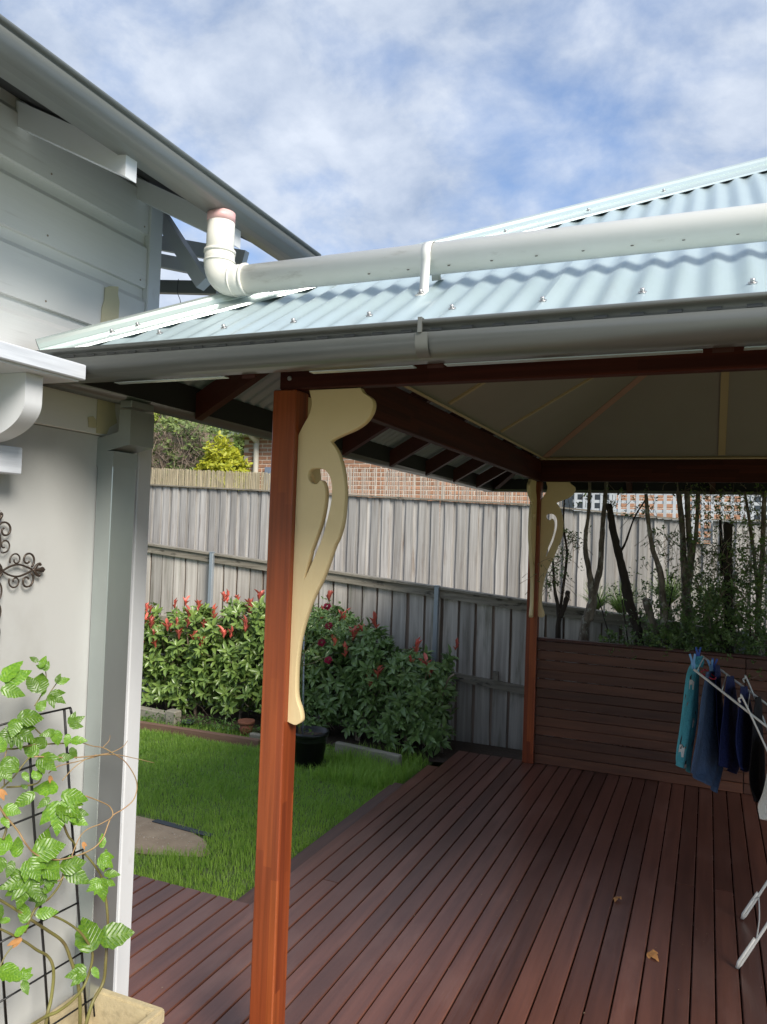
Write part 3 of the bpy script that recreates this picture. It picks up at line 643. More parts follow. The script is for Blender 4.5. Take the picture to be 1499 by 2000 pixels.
boxpart('upper_length', (pa.x, DY0, pa.z-.01), (pb.x, DY1, 2.273), M['dpipe'], dp, .002)

# ------------------------------------------------------------------ white drain pipe across the roof
dr = empty('drain_pipe', (-1.51, 2.1, 2.66), 'white plastic drain pipe running across the roof from the house gutter', 'pipe')
PYY, PZ, PR = 2.10, 2.657, .0455; EXP = -1.507
MB().tube([(EXP, PYY, 2.73), (EXP, PYY, 2.858)], PR, 28).build('riser', M['pvc'], dr)
MB().tube([(EXP, PYY, 2.856), (EXP, PYY, 2.888)], PR+.0006, 28).build('outlet_band', M['pvc_red'], dr)
MB().tube([(EXP+.07, PYY, PZ), (3.6, PYY, PZ-.01)], PR, 28).build('pipe', M['pvc'], dr)
arc = [(EXP, PYY, 2.758), (EXP, PYY, 2.735)] + [(EXP+.062-.062*math.cos(math.radians(a)), PYY, PZ+.062-.062*math.sin(math.radians(a))) for a in range(0, 91, 10)] + [(EXP+.085, PYY, PZ), (EXP+.108, PYY, PZ)]
MB().tube(arc, PR+.004, 28).build('elbow', M['pvc'], dr)
for a, b in (((EXP, PYY, 2.753), (EXP, PYY, 2.763)), ((EXP, PYY, 2.722), (EXP, PYY, 2.727)), ((EXP+.062, PYY, PZ), (EXP+.067, PYY, PZ)), ((EXP+.103, PYY, PZ), (EXP+.112, PYY, PZ))):
    MB().tube([a, b], PR+.0065, 28).build('socket_ring', M['pvc'], dr)
# saddle strap with feet
sx = -.765; sd = []
for a in range(-20, 201, 10): sd.append((0, math.cos(math.radians(a))*(PR+.0025), math.sin(math.radians(a))*(PR+.0025)))
zf = roof_z(PYY-.06-EY0)+.020; zk = roof_z(PYY+.06-EY0)+.020
path = [(sx, PYY+.085, zk+.014), (sx, PYY+.052, zk)] + [(sx, PYY+y, PZ+z) for _, y, z in sd] + [(sx, PYY-.052, zf+.003), (sx, PYY-.088, zf-.018)]
vs = []; 
for p in path: vs += [(p[0]-.014, p[1], p[2]), (p[0]+.014, p[1], p[2])]
so_ = MB().add(vs, [(2*i, 2*i+1, 2*i+3, 2*i+2) for i in range(len(path)-1)], True).build('saddle_strap', M['strap'], dr); so_.modifiers.new('s', 'SOLIDIFY').thickness = .002
inst('screw', rs, dr, Matrix.Translation((sx, PYY-.075, zf-.008)) @ tilt); inst('screw', rs, dr, Matrix.Translation((sx, PYY+.072, zk+.010)) @ tilt)
# drilled drain holes
hole_m = MB().tube([(0, 0, 0), (0, -.0015, 0)], .0045, 10).mesh('drain_hole'); hole_m.materials.append(M['iron'])
for i in range(13):
    x = -.95 + .125*i
    for k, a in ((0, -52), (1, -84)):
        xx = x + .06*k; t = math.radians(a)
        inst('drain_hole', hole_m, dr, Matrix.Translation((xx, PYY-math.cos(t)*PR, PZ+math.sin(t)*PR)) @ Matrix.Rotation(t*-1, 4, 'X').inverted())

# ------------------------------------------------------------------ iron cross on the wall
ic = empty('iron_cross', (-1.945, 1.665, 1.43), 'scrolled dark iron cross ornament hanging on the grey wall', 'ornament')
IX = -1.942; CYc, CZc = 1.655, 1.697
def ip(y, z): return (IX, CYc+y, CZc+z)
def arcp(cy, cz_, ry, rz_, a0, a1, n=14): return [ip(cy+ry*math.cos(math.radians(a0+(a1-a0)*i/n)), cz_+rz_*math.sin(math.radians(a0+(a1-a0)*i/n))) for i in range(n+1)]
def spiral(cy, cz_, r0, r1, a0, a1, n=26): return [ip(cy+(r0+(r1-r0)*i/n)*math.cos(math.radians(a0+(a1-a0)*i/n)), cz_+(r0+(r1-r0)*i/n)*math.sin(math.radians(a0+(a1-a0)*i/n))) for i in range(n+1)]
def arm(rot):
    """one arm pointing along +y, rotated by quarter turns in the wall plane"""
    ca, sa = math.cos(rot), math.sin(rot)
    def T(pts): return [(IX, CYc + (p[1]-CYc)*ca - (p[2]-CZc)*sa, CZc + (p[1]-CYc)*sa + (p[2]-CZc)*ca) for p in pts]
    r = .0032
    a = MB()
    for s in (1, -1):
        k = lambda pts: T([(p[0], p[1], CZc + s*(p[2]-CZc)) for p in pts])
        a.tube(k(smooth_path([ip(-.01, -.03), ip(.03, .0), ip(.06, .014), ip(.09, .018), ip(.125, .008), ip(.145, -.001)], 6)), r, 6)
        a.tube(k(spiral(.122, .032, .027, .007, -55, 330)), r, 6)
        a.tube(k(spiral(.077, .033, .023, .006, 205, -190)), r*.8, 6)
    a.build('scroll', M['iron'], ic)
    f = MB()
    f.tube(T([ip(.140, 0), ip(.150, .0), ip(.165, 0), ip(.180, 0), ip(.192, 0)]), [.004, .005, .005, .010, .001], 8)
    for s in (1, -1): f.tube(T(smooth_path([ip(.148, s*.002), ip(.158, s*.014), ip(.168, s*.019), ip(.173, s*.014)], 4)), .0045, 6)
    f.build('finial', M['iron'], ic)
for q in range(3): arm([0, math.pi/2, math.pi][q])
a = MB().tube(arcp(0, 0, .028, .028, 0, 360, 24), .0032, 6); a.build('centre_ring', M['iron'], ic)
lo = MB()
for i in range(5):
    zc = -.06 - .062*i
    for s in (1, -1): lo.tube([(p[0], CYc+s*(p[1]-CYc), p[2]) for p in arcp(.004, zc, .027, .034, -88, 88, 12)], .003, 6)
lo.build('stem_scroll', M['iron'], ic)
boxpart('hanger', (-1.960, CYc-.004, CZc-.004), (-1.944, CYc+.004, CZc+.004), M['iron'], ic)

# ------------------------------------------------------------------ boundary fence
FYL, FYU = 7.20, 8.60
KU = FYU/7.2
def rail_z(x): return 1.271 - .0823*(x+1.573)
def cap_z(x): return 1.85 + (cap_0(x/KU)-1.85)*KU
def cap_0(x):
    if x < -1.61: return 2.169 - .0338*(x+1.61)
    if x < -.19: return 2.169 - .0787*(x+1.61)
    if x < .02: return 1.87
    return 2.066 - .004*(x-.02)
lf_ = empty('paling_fence', (-3.5, FYL, -.15), 'grey lower paling fence with sloping capped rail and steel posts behind the shrubs', 'fence')
uf = empty('tall_paling_fence', (-3.5, FYU, 1.0), 'taller weathered grey paling fence rising behind the lower fence', 'fence')
def palmesh(wd, th, mat, name, k):
    q = random.Random(k); b = MB(); n = 6; c = []
    for i in range(n+1):
        z = i/n; wv = wd/2*(1+q.uniform(-.05, .05)); o = q.uniform(-.0025, .0025); d = q.uniform(-.002, .002)
        c += [(-wv+o, d-th/2, z), (wv+o, d-th/2+q.uniform(-.003, .003), z), (wv+o, d+th/2, z), (-wv+o, d+th/2, z)]
    f = [(0, 3, 2, 1), (4*n, 4*n+1, 4*n+2, 4*n+3)] + [(4*i+j, 4*i+(j+1) % 4, 4*i+4+(j+1) % 4, 4*i+4+j) for i in range(n) for j in range(4)]
    me = b.add(c, f).mesh(name); me.materials.append(M[mat]); return me
PU = [palmesh(.096, .014, 'pale', 'paling', k) for k in range(5)]; PLW = [palmesh(.145, .016, 'pale2', 'paling', 20+k) for k in range(5)]; PBK = [palmesh(.10, .013, 'paleb', 'backing_paling', 30+k) for k in range(3)]
def put_pal(me, par, x, y, z0, z1, tw=.012):
    inst('paling', me, par, Matrix.Translation((x, y, z0)) @ Matrix.Rotation(rnd.uniform(-tw, tw), 4, 'Y') @ Matrix.Rotation(rnd.uniform(-.05, .05), 4, 'Z') @ Matrix.Diagonal((1, 1, z1-z0, 1)))
x = -9.8; k = 0
while x < 3.4:
    zt = cap_z(x) - .012 + rnd.uniform(-.004, .002); put_pal(rnd.choice(PU), uf, x, FYU + (.020 if k % 2 else 0.0), rail_z(x)-.45, zt, .005)
    k += 1; x += rnd.uniform(.068, .088)
def capseg(a, b, za, zb, par, y, wd, th, mat, name): MB().beam((a, y, za+th/2), (b, y, zb+th/2), wd, th).build(name, M[mat], par)
for a, b in ((-9.8, -6.3), (-6.297, -4.1), (-4.097, -1.925), (-1.922, -.228), (.025, 1.6), (1.603, 3.4)): capseg(a, b, cap_z(a+.001)-.006, cap_z(b-.001)-.006, uf, FYU-.005, .075, .016, 'rail', 'capping')
capseg(-.227, .024, cap_z(-.1)-.006, cap_z(-.1)-.006, uf, FYU-.005, .075, .016, 'rail', 'capping')
for a, b in ((-9.8, -3.0), (-2.99, 3.4)): MB().beam((a, FYU+.055, 1.85-.05*(a+3)), (b, FYU+.055, 1.85-.05*(b+3)), .04, .07).build('back_rail', M['rail'], uf)
x = -8.2
while x < 2.6:
    put_pal(rnd.choice(PLW), lf_, x, FYL, -.16, rail_z(x)-.035, .006)
    put_pal(rnd.choice(PBK), lf_, x+.088, FYL+.026, -.16, rail_z(x)-.035, .006); x += rnd.uniform(.158, .176)
for a, b in ((-8.2, -5.05), (-5.046, -2.42), (-2.416, .3), (.304, 2.7)):
    za, zb = rail_z(a), rail_z(b)
    MB().beam((a, FYL-.030, za-.055), (b, FYL-.030, zb-.055), .035, .085).build('rail', M['rail'], lf_)
    MB().beam((a, FYL-.012, za-.004), (b, FYL-.012, zb-.004), .120, .022).build('rail_cap', M['rail'], lf_)
    MB().beam((a, FYL-.030, za-.83), (b, FYL-.030, zb-.83), .035, .075).build('rail', M['rail'], lf_)
boxpart('rail_splice', (-1.84, FYL-.075, .50), (-1.79, FYL-.050, .59), M['rail'], lf_)
for x in (-7.6, -5.05, -2.42, .3, 2.4):
    o = boxpart('steel_post', (x-.022, FYL-.098, -.16), (x+.022, FYL-.054, rail_z(x)+.012), M['galv'], lf_, .004)
    MB().box((x-.025, FYL-.101, rail_z(x)+.0125), (x+.025, FYL-.051, rail_z(x)+.022)).build('post_cap', M['galv'], o)
# reed screen tied to the tall fence
def reeds(x0, x1, zf, h, seed, dens=1.0, mat='reed'):
    q = np.random.default_rng(seed); n = int((x1-x0)/.0065*dens); X = q.uniform(x0, x1, n); V = []; F = []
    for i, xx in enumerate(X):
        z0 = zf(xx)-.02; z1 = zf(xx)+h*q.uniform(.90, 1.03); r = q.uniform(.0024, .0040); y = FYU+.048+q.uniform(-.008, .008); tx = q.uniform(-.008, .008); b = len(V)
        for zz_, ox in ((z0, 0), (z1, tx)):
            for a in range(3): V.append((xx+ox+r*math.cos(2.09*a), y+r*math.sin(2.09*a), zz_))
        for a in range(3):
            c = (a+1) % 3; F += [(b+a, b+c, b+3+c), (b+a, b+3+c, b+3+a)]
    return npmesh('reeds', np.array(V), np.array(F), M[mat])
rs1 = link('reed_screen', reeds(-9.8, -5.28, cap_z, .24, 1, 2.1)); tag(rs1, 'dense dry reed screen standing above the left end of the tall fence', 'reed screen')
rs2 = link('reed_screen', reeds(-5.26, -1.45, cap_z, .36, 2, .55, 'reed2')); tag(rs2, 'thin see-through reed screen in front of the brick wall above the fence', 'reed screen')
# lattice
la = empty('lattice_panel', (.2, FYU+.07, 1.9), 'pale square lattice panel above the fence behind the tree trunks', 'lattice')
x = -1.38
while x < 3.2: boxpart('upright_slat', (x, FYU+.075, 1.75), (x+.032, FYU+.082, 2.60), M['lattice'], la); x += .093
z = 1.80
while z < 2.60: boxpart('cross_slat', (-1.40, FYU+.0835, z), (3.2, FYU+.090, z+.032), M['lattice'], la); z += .093

# ------------------------------------------------------------------ brick house beyond
bh = empty('brick_house', (-3, 14, 0), 'brown brick house with blue grey gutter behind the back fence', 'house')
BYW = 14.0; BX0, BX1 = -9.23, 6.0
wall = boxpart('wall', (BX0+.01, BYW+.012, -.16), (BX1, BYW+6, 3.92), M['mortar'], bh)
bm_ = boxmesh('brick', (-.110, 0, -.033), (.110, .03, .033), M['brick'], .004)
rest = MB(); cnt = 0; cand = []
for r_ in range(26):
    z = 1.72 + .086*r_
    x = BX0 + .115 + (.12 if r_ % 2 else 0)
    while x < BX1-.1:
        cand.append((x, z)); x += .24
def pri(c):
    x, z = c
    if x < -8.2 and z > 2.5: return 0
    if -6.6 < x < -3.0 and z > 2.6: return 1
    if -3.2 < x < 1.2 and z > 2.3 and z < 3.2: return 2
    return 3
cand.sort(key=pri)
for i, (x, z) in enumerate(cand):
    if i < 300: inst('brick', bm_, wall, Matrix.Translation((x + (.003*math.sin(i)), BYW, z)))
    else: rest.box((x-.110, BYW, z-.033), (x+.110, BYW+.03, z+.033))
tag(rest.build('brick_courses', M['brick'], wall), kind='stuff')
boxpart('fascia', (BX0-.35, BYW-.42, 3.80), (BX1, BYW+.01, 3.95), M['fascia'], bh)
gtr = boxpart('gutter', (BX0-.45, BYW-.53, 3.90), (BX1, BYW-.425, 4.02), M['navyroof'], bh, .02)
MB().add([(BX0-.45, BYW-.45, 4.0), (BX1, BYW-.45, 4.0), (BX1, BYW+4, 5.6), (BX0+2.5, BYW+4, 5.6)], [(0, 1, 2, 3)]).build('roof', M['navyroof'], bh)
MB().tube(smooth_path([(-8.87, BYW-.38, 3.88), (-8.87, BYW-.3, 3.80), (-8.87, BYW-.08, 3.70), (-8.87, BYW-.06, 3.6), (-8.87, BYW-.06, 1.0), (-8.87, BYW-.06, .0)], 4), .06, 12).build('downpipe', M['fascia'], bh)
bx = boxpart('shutter', (-8.62, BYW-.10, 2.2), (-8.1, BYW-.02, 3.15), M['bluebox'], bh)
for k in range(7): boxpart('louvre', (-8.52, BYW-.112, 2.28+.12*k), (-8.14, BYW-.1005, 2.36+.12*k), M['bluebox'], bx)
for x0, x1, z0, z1 in ((-2.55, -1.5, 2.2, 3.1), (.55, 1.6, 1.9, 3.0)):
    wn_ = boxpart('window', (x0, BYW-.03, z0), (x1, BYW-.004, z1), M['lattice'], bh); 
    for a in range(2): boxpart('pane', (x0+.06+a*(x1-x0-.06)/2, BYW-.036, z0+.06), (x0+(a+1)*(x1-x0-.06)/2, BYW-.031, z1-.06), M['glass'], wn_)

# ------------------------------------------------------------------ foliage helpers
def leaf_template(l=1., wd=.4, fold=.12, curl=.15):
    """six-triangle leaf along +x, face up +z"""
    P = np.array([(0, 0, 0), (.33*l, wd*.46*l, fold*l), (.33*l, -wd*.46*l, fold*l), (.70*l, wd*.40*l, fold*l*.8-curl*.35*l), (.70*l, -wd*.40*l, fold*l*.8-curl*.35*l), (l, 0, -curl*l), (.33*l, 0, 0), (.70*l, 0, -curl*.4*l)], float)
    F = np.array([(0, 6, 1), (0, 2, 6), (1, 6, 7), (1, 7, 3), (6, 2, 4), (6, 4, 7), (3, 7, 5), (7, 4, 5)])
    return P, F
def frames(d, up):
    d = d/np.linalg.norm(d, axis=1, keepdims=True); s = np.cross(up, d); s /= np.linalg.norm(s, axis=1, keepdims=True)+1e-9; u = np.cross(d, s)
    return d, s, u
def leaves_mesh(name, pos, dirs, ups, size, mat, wd=.4, fold=.12, curl=.15):
    P, F = leaf_template(1., wd, fold, curl); d, s, u = frames(np.asarray(dirs, float), np.asarray(ups, float)); size = np.asarray(size, float)
    V = pos[:, None, :] + size[:, None, None]*(P[None, :, 0:1]*d[:, None, :] + P[None, :, 1:2]*s[:, None, :] + P[None, :, 2:3]*u[:, None, :])
    n = len(pos); FF = (F[None] + (np.arange(n)*len(P))[:, None, None]).reshape(-1, 3)
    me = npmesh(name, V.reshape(-1, 3), FF, mat); me.polygons.foreach_set('use_smooth', np.ones(len(FF), bool)); return me
def whorls(tips, axes, per, rad, spread, rg, lsize):
    """leaves round twig tips: returns pos, dirs, ups, size"""
    n = len(tips); pos = np.repeat(tips, per, 0); ax = np.repeat(axes/np.linalg.norm(axes, axis=1, keepdims=True), per, 0)
    a = np.tile(np.arange(per)*2.4, n) + np.repeat(rg.uniform(0, 6.28, n), per)
    t = np.where(np.abs(ax[:, 2:3]) > .9, np.array([[1., 0, 0]]), np.array([[0, 0, 1.]])); e1 = np.cross(ax, t); e1 /= np.linalg.norm(e1, axis=1, keepdims=True); e2 = np.cross(ax, e1)
    o = np.cos(a)[:, None]*e1 + np.sin(a)[:, None]*e2; sp = rg.uniform(.55, 1.15, (n*per, 1))*spread
    d = ax*(1.15-sp) + o*sp + np.array([0, 0, -.10]); pos = pos - ax*rg.uniform(0, rad, (n*per, 1))
    return pos, d, ax + .3*rg.normal(size=ax.shape), lsize*rg.uniform(.65, 1.15, n*per)

# ------------------------------------------------------------------ photinia shrubs
shoot_me = []
for k in range(4):
    q = np.random.default_rng(50+k); n = 7; a = np.arange(n)*2.4 + q.uniform(0, 6); el = q.uniform(.2, .85, n)
    d = np.stack([np.cos(a)*el, np.sin(a)*el, np.ones(n)], 1); p = np.stack([np.zeros(n), np.zeros(n), q.uniform(.0, .05, n)], 1)
    shoot_me.append(leaves_mesh('red_shoot', p, d, np.stack([-np.cos(a), -np.sin(a), .6*np.ones(n)], 1), q.uniform(.045, .08, n), M['red'], .34, .2, .05))
def photinia(name, xa, xb, ya, yb, z0, ztop, seed, label, shaded, ntip, nred, group):
    q = np.random.default_rng(seed); cx_, cy_ = (xa+xb)/2, (ya+yb)/2
    root = empty(name, (cx_, cy_, LZ), label, 'shrub', group)
    tips = []; axes = []
    while len(tips) < ntip:
        x = q.uniform(xa, xb); y = q.uniform(ya, yb); z = q.uniform(z0, ztop(x)); 
        u = (x-cx_)/((xb-xa)/2); v = (y-cy_)/((yb-ya)/2); hh = (z-z0)/(ztop(x)-z0)
        rad = u**4 + v**2*(.75 if hh > .35 else 1.1)
        if rad > 1 or (hh < .2 and q.random() < .25): continue
        depth = max(abs(v)*1.0, hh**2, abs(u)**3)
        if depth < .45 and q.random() < .6: continue
        tips.append((x, y, z)); axes.append((u*.5+q.normal()*.35, v*.8-.35+q.normal()*.3, .55+hh*.5+q.normal()*.2))
    tips = np.array(tips); axes = np.array(axes)
    p, d, u_, s = whorls(tips, axes, 8, .07, .85, q, .105)
    link('foliage', leaves_mesh('foliage', p, d, u_, s, M['leaf_shaded' if shaded else 'leaf'], .38, .10, .18), None, root)['kind'] = 'stuff'
    nst = 5
    for i in range(nst):
        bx_ = xa + (xb-xa)*(i+.5)/nst + q.uniform(-.1, .1); by = cy_+q.uniform(-.05, .05)
        tx, ty = bx_+q.uniform(-.18, .18), cy_+q.uniform(-.15, .15)
        MB().tube(smooth_path([(bx_, by, LZ-.02), (bx_+q.uniform(-.05, .05), by, .25), ((bx_+tx)/2, ty, .55), (tx, ty, ztop(bx_)-.12)], 5), [.014]*5+[.011]*5+[.008]*5+[.004], 6).build('stem', M['twig'], root)
    tw = MB()
    for i in range(0, len(tips), 3):
        t = Vector(tips[i]); a = Vector(axes[i]).normalized(); tw.tube([t, t-a*.10, t-a*.2+Vector((0, 0, -.04))], [.002, .003, .004], 4, False)
    tag(tw.build('twigs', M['twig'], root), kind='stuff')
    for i in range(nred):
        x = xa + (xb-xa)*(i+q.uniform(.15, .85))/nred; y = q.uniform(ya+.02, yb-.1); z = ztop(x) - (q.uniform(-.04, .10) if q.random() < .55 else q.uniform(.05, .38)); y = y if z > ztop(x)-.12 else ya+.02
        sc_ = q.uniform(1.0, 1.6)
        inst('red_shoot', shoot_me[i % 4], root, Matrix.Translation((x, y, z)) @ Matrix.Rotation(q.uniform(0, 6.28), 4, 'Z') @ Matrix.Rotation(q.uniform(-.25, .25), 4, 'X') @ Matrix.Diagonal((sc_, sc_, sc_, 1)))
    return root
G_PH = 'red tipped shrubs along the fence'
zt1 = lambda x: .93 + .10*math.sin(x*5.1+1) + .05*math.sin(x*13)
photinia('photinia_shrub', -5.95, -4.85, 6.50, 7.02, .0, zt1, 11, 'red tipped green shrub nearest the house corner, its top above the grey log', False, 440, 22, G_PH)
photinia('photinia_shrub', -4.95, -3.85, 6.48, 7.02, .0, lambda x: 1.02+.09*math.sin(x*6+2)+.05*math.sin(x*15), 12, 'bright green red tipped shrub just left of the front post', False, 460, 26, G_PH)
photinia('photinia_shrub', -3.90, -2.95, 6.42, 7.02, .0, lambda x: 1.0+.08*math.sin(x*7)+.05*math.sin(x*14), 13, 'deep green red tipped shrub behind the potted rose', True, 440, 12, G_PH)  # this shrub and the next carry the roof's shade in their leaf colour
photinia('photinia_shrub', -3.05, -2.12, 6.35, 7.02, -.02, lambda x: .80+.10*math.sin(x*6+.5)+.06*math.sin(x*17) - max(0, x+2.35)*.5, 14, 'deep green shrub with few red tips beside the far end of the deck', True, 480, 11, G_PH)

# ------------------------------------------------------------------ lawn grass and weeds
def blades(n, xs, ys, zb, hmin, hmax, wd, rg, keep):
    X = rg.uniform(*xs, n); Y = rg.uniform(*ys, n); k = keep(X, Y); X, Y = X[k], Y[k]; n = len(X)
    h = rg.uniform(hmin, hmax, n)*(.75 + .5*np.sin(X*7+np.sin(Y*5))*np.sin(Y*8)*.5 + .25); a = rg.uniform(0, 6.283, n); ln = rg.uniform(.1, .9, n)*h
    fx, fy = np.cos(a), np.sin(a); sx_, sy_ = -fy*wd/2, fx*wd/2; z = np.full(n, zb)
    V = np.empty((n, 5, 3))
    V[:, 0] = np.stack([X-sx_, Y-sy_, z], 1); V[:, 1] = np.stack([X+sx_, Y+sy_, z], 1)
    mx, my = X+fx*ln*.3, Y+fy*ln*.3
    V[:, 2] = np.stack([mx-sx_*.8, my-sy_*.8, z+h*.6], 1); V[:, 3] = np.stack([mx+sx_*.8, my+sy_*.8, z+h*.6], 1); V[:, 4] = np.stack([X+fx*ln, Y+fy*ln, z+h*.95], 1)
    F = np.array([(0, 1, 3), (0, 3, 2), (2, 3, 4)]); return V.reshape(-1, 3), (F[None] + (np.arange(n)*5)[:, None, None]).reshape(-1, 3)
PXc, PYc, PRX, PRY = PATCH
def keep(X, Y):
    k = ((X-PXc)/PRX)**2 + ((Y-PYc)/PRY)**2; q = nrg.random(len(X))
    ok = (k > 1.03 + .12*np.sin(X*17)*np.sin(Y*13)) | ((k > .8) & (q < .25))
    ok &= ((X+3.085)**2 + (Y-5.86)**2) > .145**2
    ok &= ~((Y > 6.02) & (Y < 6.13) & (X < -3.7)) 
    ok &= ~((Y > 6.13) & (q < .45))
    return ok
V, F = blades(135000, (-7.2, -2.19), (3.335, 6.45), LZ-.015, .022, .062, .0042, nrg, keep)
V2, F2 = blades(2500, (-2.9, -2.19), (5.5, 6.4), LZ-.015, .06, .15, .005, nrg, keep)
gr = link('grass', npmesh('grass', np.vstack([V, V2]), np.vstack([F, F2+len(V)]), M['grass'])); tag(gr, 'green lawn grass between the deck and the garden bed', 'grass', kind='stuff')
pbs = MB()
for i in range(260):
    a_ = rnd.uniform(0, 6.283); k_ = math.sqrt(rnd.random()); x = PXc+PRX*k_*math.cos(a_); y = PYc+PRY*k_*math.sin(a_); r = rnd.uniform(.002, .007)
    pbs.tube([(x, y, LZ-.004), (x+.001, y, LZ-.004+r*.8)], [r, r*.55], 5)
tag(pbs.build('dirt_pebbles', material('pale_pebble', (.62, .55, .45), .8, var=(.35, .27, .19), vscale=(60, 60, 60), vamt=1.)), 'pale pebbles and grit scattered over the bare dirt patch', 'pebbles', kind='stuff')
wp = np.stack([nrg.uniform(-5.2, -3.6, 900), nrg.uniform(6.25, 6.5, 900), LZ+nrg.uniform(.0, .09, 900)], 1)
wd_ = nrg.normal(size=(900, 3))*.6 + np.array([0, -.2, .5])
we = link('weeds', leaves_mesh('weeds', wp, wd_, np.tile([0, 0, 1.], (900, 1)), nrg.uniform(.02, .05, 900), M['weed'], .4)); tag(we, 'low green weeds growing in front of the shrubs', 'weeds', kind='stuff')

# ------------------------------------------------------------------ garden edging, patch strip, pot
def timber(name, a, b, wd, h, z, mat, label, cat, bv=.006):
    p = Vector((a[0], a[1], z+h/2)); q_ = Vector((b[0], b[1], z+h/2)); me = bevel(MB().beam(p, q_, wd, h).mesh(name), bv); o = link(name, me, M[mat]); return tag(o, label, cat)
timber('garden_edging', (-6.8, 6.05), (-3.72, 6.10), .055, .085, LZ-.03, 'sleeper', 'reddish brown timber edging strip lying along the back of the lawn', 'edging')
timber('sleeper', (-6.9, 6.58), (-4.93, 6.36), .09, .13, LZ-.03, 'log', 'weathered grey sleeper edging the bed near the house corner', 'sleeper', .012)
timber('edging_block', (-4.93, 6.335), (-4.80, 6.32), .10, .17, LZ-.03, 'log', 'short grey timber block at the end of the weathered sleeper', 'block', .012)
timber('sleeper', (-3.9, 6.22), (-3.30, 6.24), .05, .11, LZ-.04, 'log', 'grey sleeper edging half hidden by grass behind the front post', 'sleeper', .01)
timber('sleeper', (-3.02, 6.25), (-2.36, 6.14), .06, .14, LZ-.04, 'log', 'pale grey sleeper edging between the pot and the deck end', 'sleeper', .01)
o = link('saucer', MB().tube([(-4.70, 6.34, LZ+.02), (-4.70, 6.34, LZ+.035), (-4.70, 6.34, LZ+.05)], [.045, .062, .066], 18).mesh('saucer'), M['plastic']); tag(o, 'small dark saucer lying in the weeds beside the grey timber block', 'saucer')
o = link('terracotta_pot', MB().tube([(-4.05, 6.38, LZ-.02), (-4.05, 6.38, LZ+.12)], [.055, .075], 16).tube([(-4.05, 6.38, LZ+.10), (-4.05, 6.38, LZ+.13)], .082, 16).mesh('terracotta_pot'), material('terracotta', (.24, .09, .05), .8)); tag(o, 'small terracotta pot half hidden under the shrubs', 'pot')
pe = atZ(302, 1602, LZ); pf = atZ(414, 1632, LZ)
es = link('edging_strip', bevel(MB().beam(pe+Vector((0, 0, .0)), pf+Vector((0, 0, .0)), .050, .006).mesh('edging_strip'), .002), M['plastic']); tag(es, 'dark plastic strip lying across the bare dirt patch', 'strip')
pt = empty('plant_pot', (-3.085, 5.86, LZ), 'large black plastic pot standing on the lawn behind the front post', 'pot')
po = Vector((-3.085, 5.86, 0))
pot = MB(); n = 32; prof = [(.118, LZ-.01), (.150, LZ+.24), (.162, LZ+.24), (.164, LZ+.275), (.154, LZ+.277), (.148, LZ+.20)]
vs = [(po.x+r*math.cos(2*math.pi*j/n), po.y+r*math.sin(2*math.pi*j/n), z) for r, z in prof for j in range(n)]
pot.add(vs, [(i*n+j, i*n+(j+1) % n, (i+1)*n+(j+1) % n, (i+1)*n+j) for i in range(len(prof)-1) for j in range(n)] + [tuple(reversed(range(n)))], True); pot.build('pot_wall', M['pot'], pt)
MB().add([(po.x+.149*math.cos(2*math.pi*j/n), po.y+.149*math.sin(2*math.pi*j/n), LZ+.225+.006*math.sin(j*2.1)) for j in range(n)] + [(po.x, po.y, LZ+.245)], [(j, (j+1) % n, n) for j in range(n)]).build('potting_soil', M['soil'], pt)

# ------------------------------------------------------------------ rose in the pot
ro = empty('rose_bush', (-3.085, 5.86, LZ+.24), 'staked rose with crimson blooms growing in the black pot', 'rose')
YR = 5.86
MB().tube([atY(592, 1457, YR), atY(594, 1240, YR)], .008, 8).build('stake', M['galv'], ro)
for pts in (((584, 1452), (586, 1380), (592, 1300), (600, 1240), (625, 1210)), ((588, 1452), (584, 1350), (590, 1280), (590, 1230)), ((590, 1300), (612, 1295), (632, 1285), (645, 1289)), ((590, 1280), (615, 1255), (640, 1240))):
    MB().tube(smooth_path([atY(*p, YR+rnd.uniform(-.03, .03)) for p in pts], 4), .004, 6).build('cane', M['vinestem'], ro)
q = np.random.default_rng(77); n = 420
c = np.array(atY(632, 1222, YR)); tp = c + q.normal(size=(n, 3))*np.array([.13, .10, .085])
tp2 = np.array([tuple(atY(588+q.uniform(-8, 25), q.uniform(1300, 1440), YR)) for _ in range(60)]); tp = np.vstack([tp, tp2])
dd = q.normal(size=tp.shape)*.8 + np.array([0, -.3, .2])
link('foliage', leaves_mesh('foliage', tp, dd, np.tile([0, -.4, 1.], (len(tp), 1)), q.uniform(.025, .045, len(tp)), M['rosel'], .55, .08, .1), None, ro)['kind'] = 'stuff'
fp = []; 
for k in range(26):
    a = k*2.4; r = .004+.016*(k/26)
    fp.append((r*math.cos(a), r*math.sin(a), .012-.012*(k/26)))
fp = np.array(fp); ang = np.arange(26)*2.4
fl = leaves_mesh('bloom', fp, np.stack([np.cos(ang), np.sin(ang), .9-.03*np.arange(26)], 1), np.tile([0, 0, 1.], (26, 1)), np.full(26, .020), M['rosef'], 1.1, .1, .1)
for x, y in ((640, 1182+3), (643, 1223), (629, 1256), (642, 1290)):
    inst('bloom', fl, ro, Matrix.Translation(atY(x, y, YR-.08)) @ Vector((.25, -.8, .55)).to_track_quat('Z', 'Y').to_matrix().to_4x4())

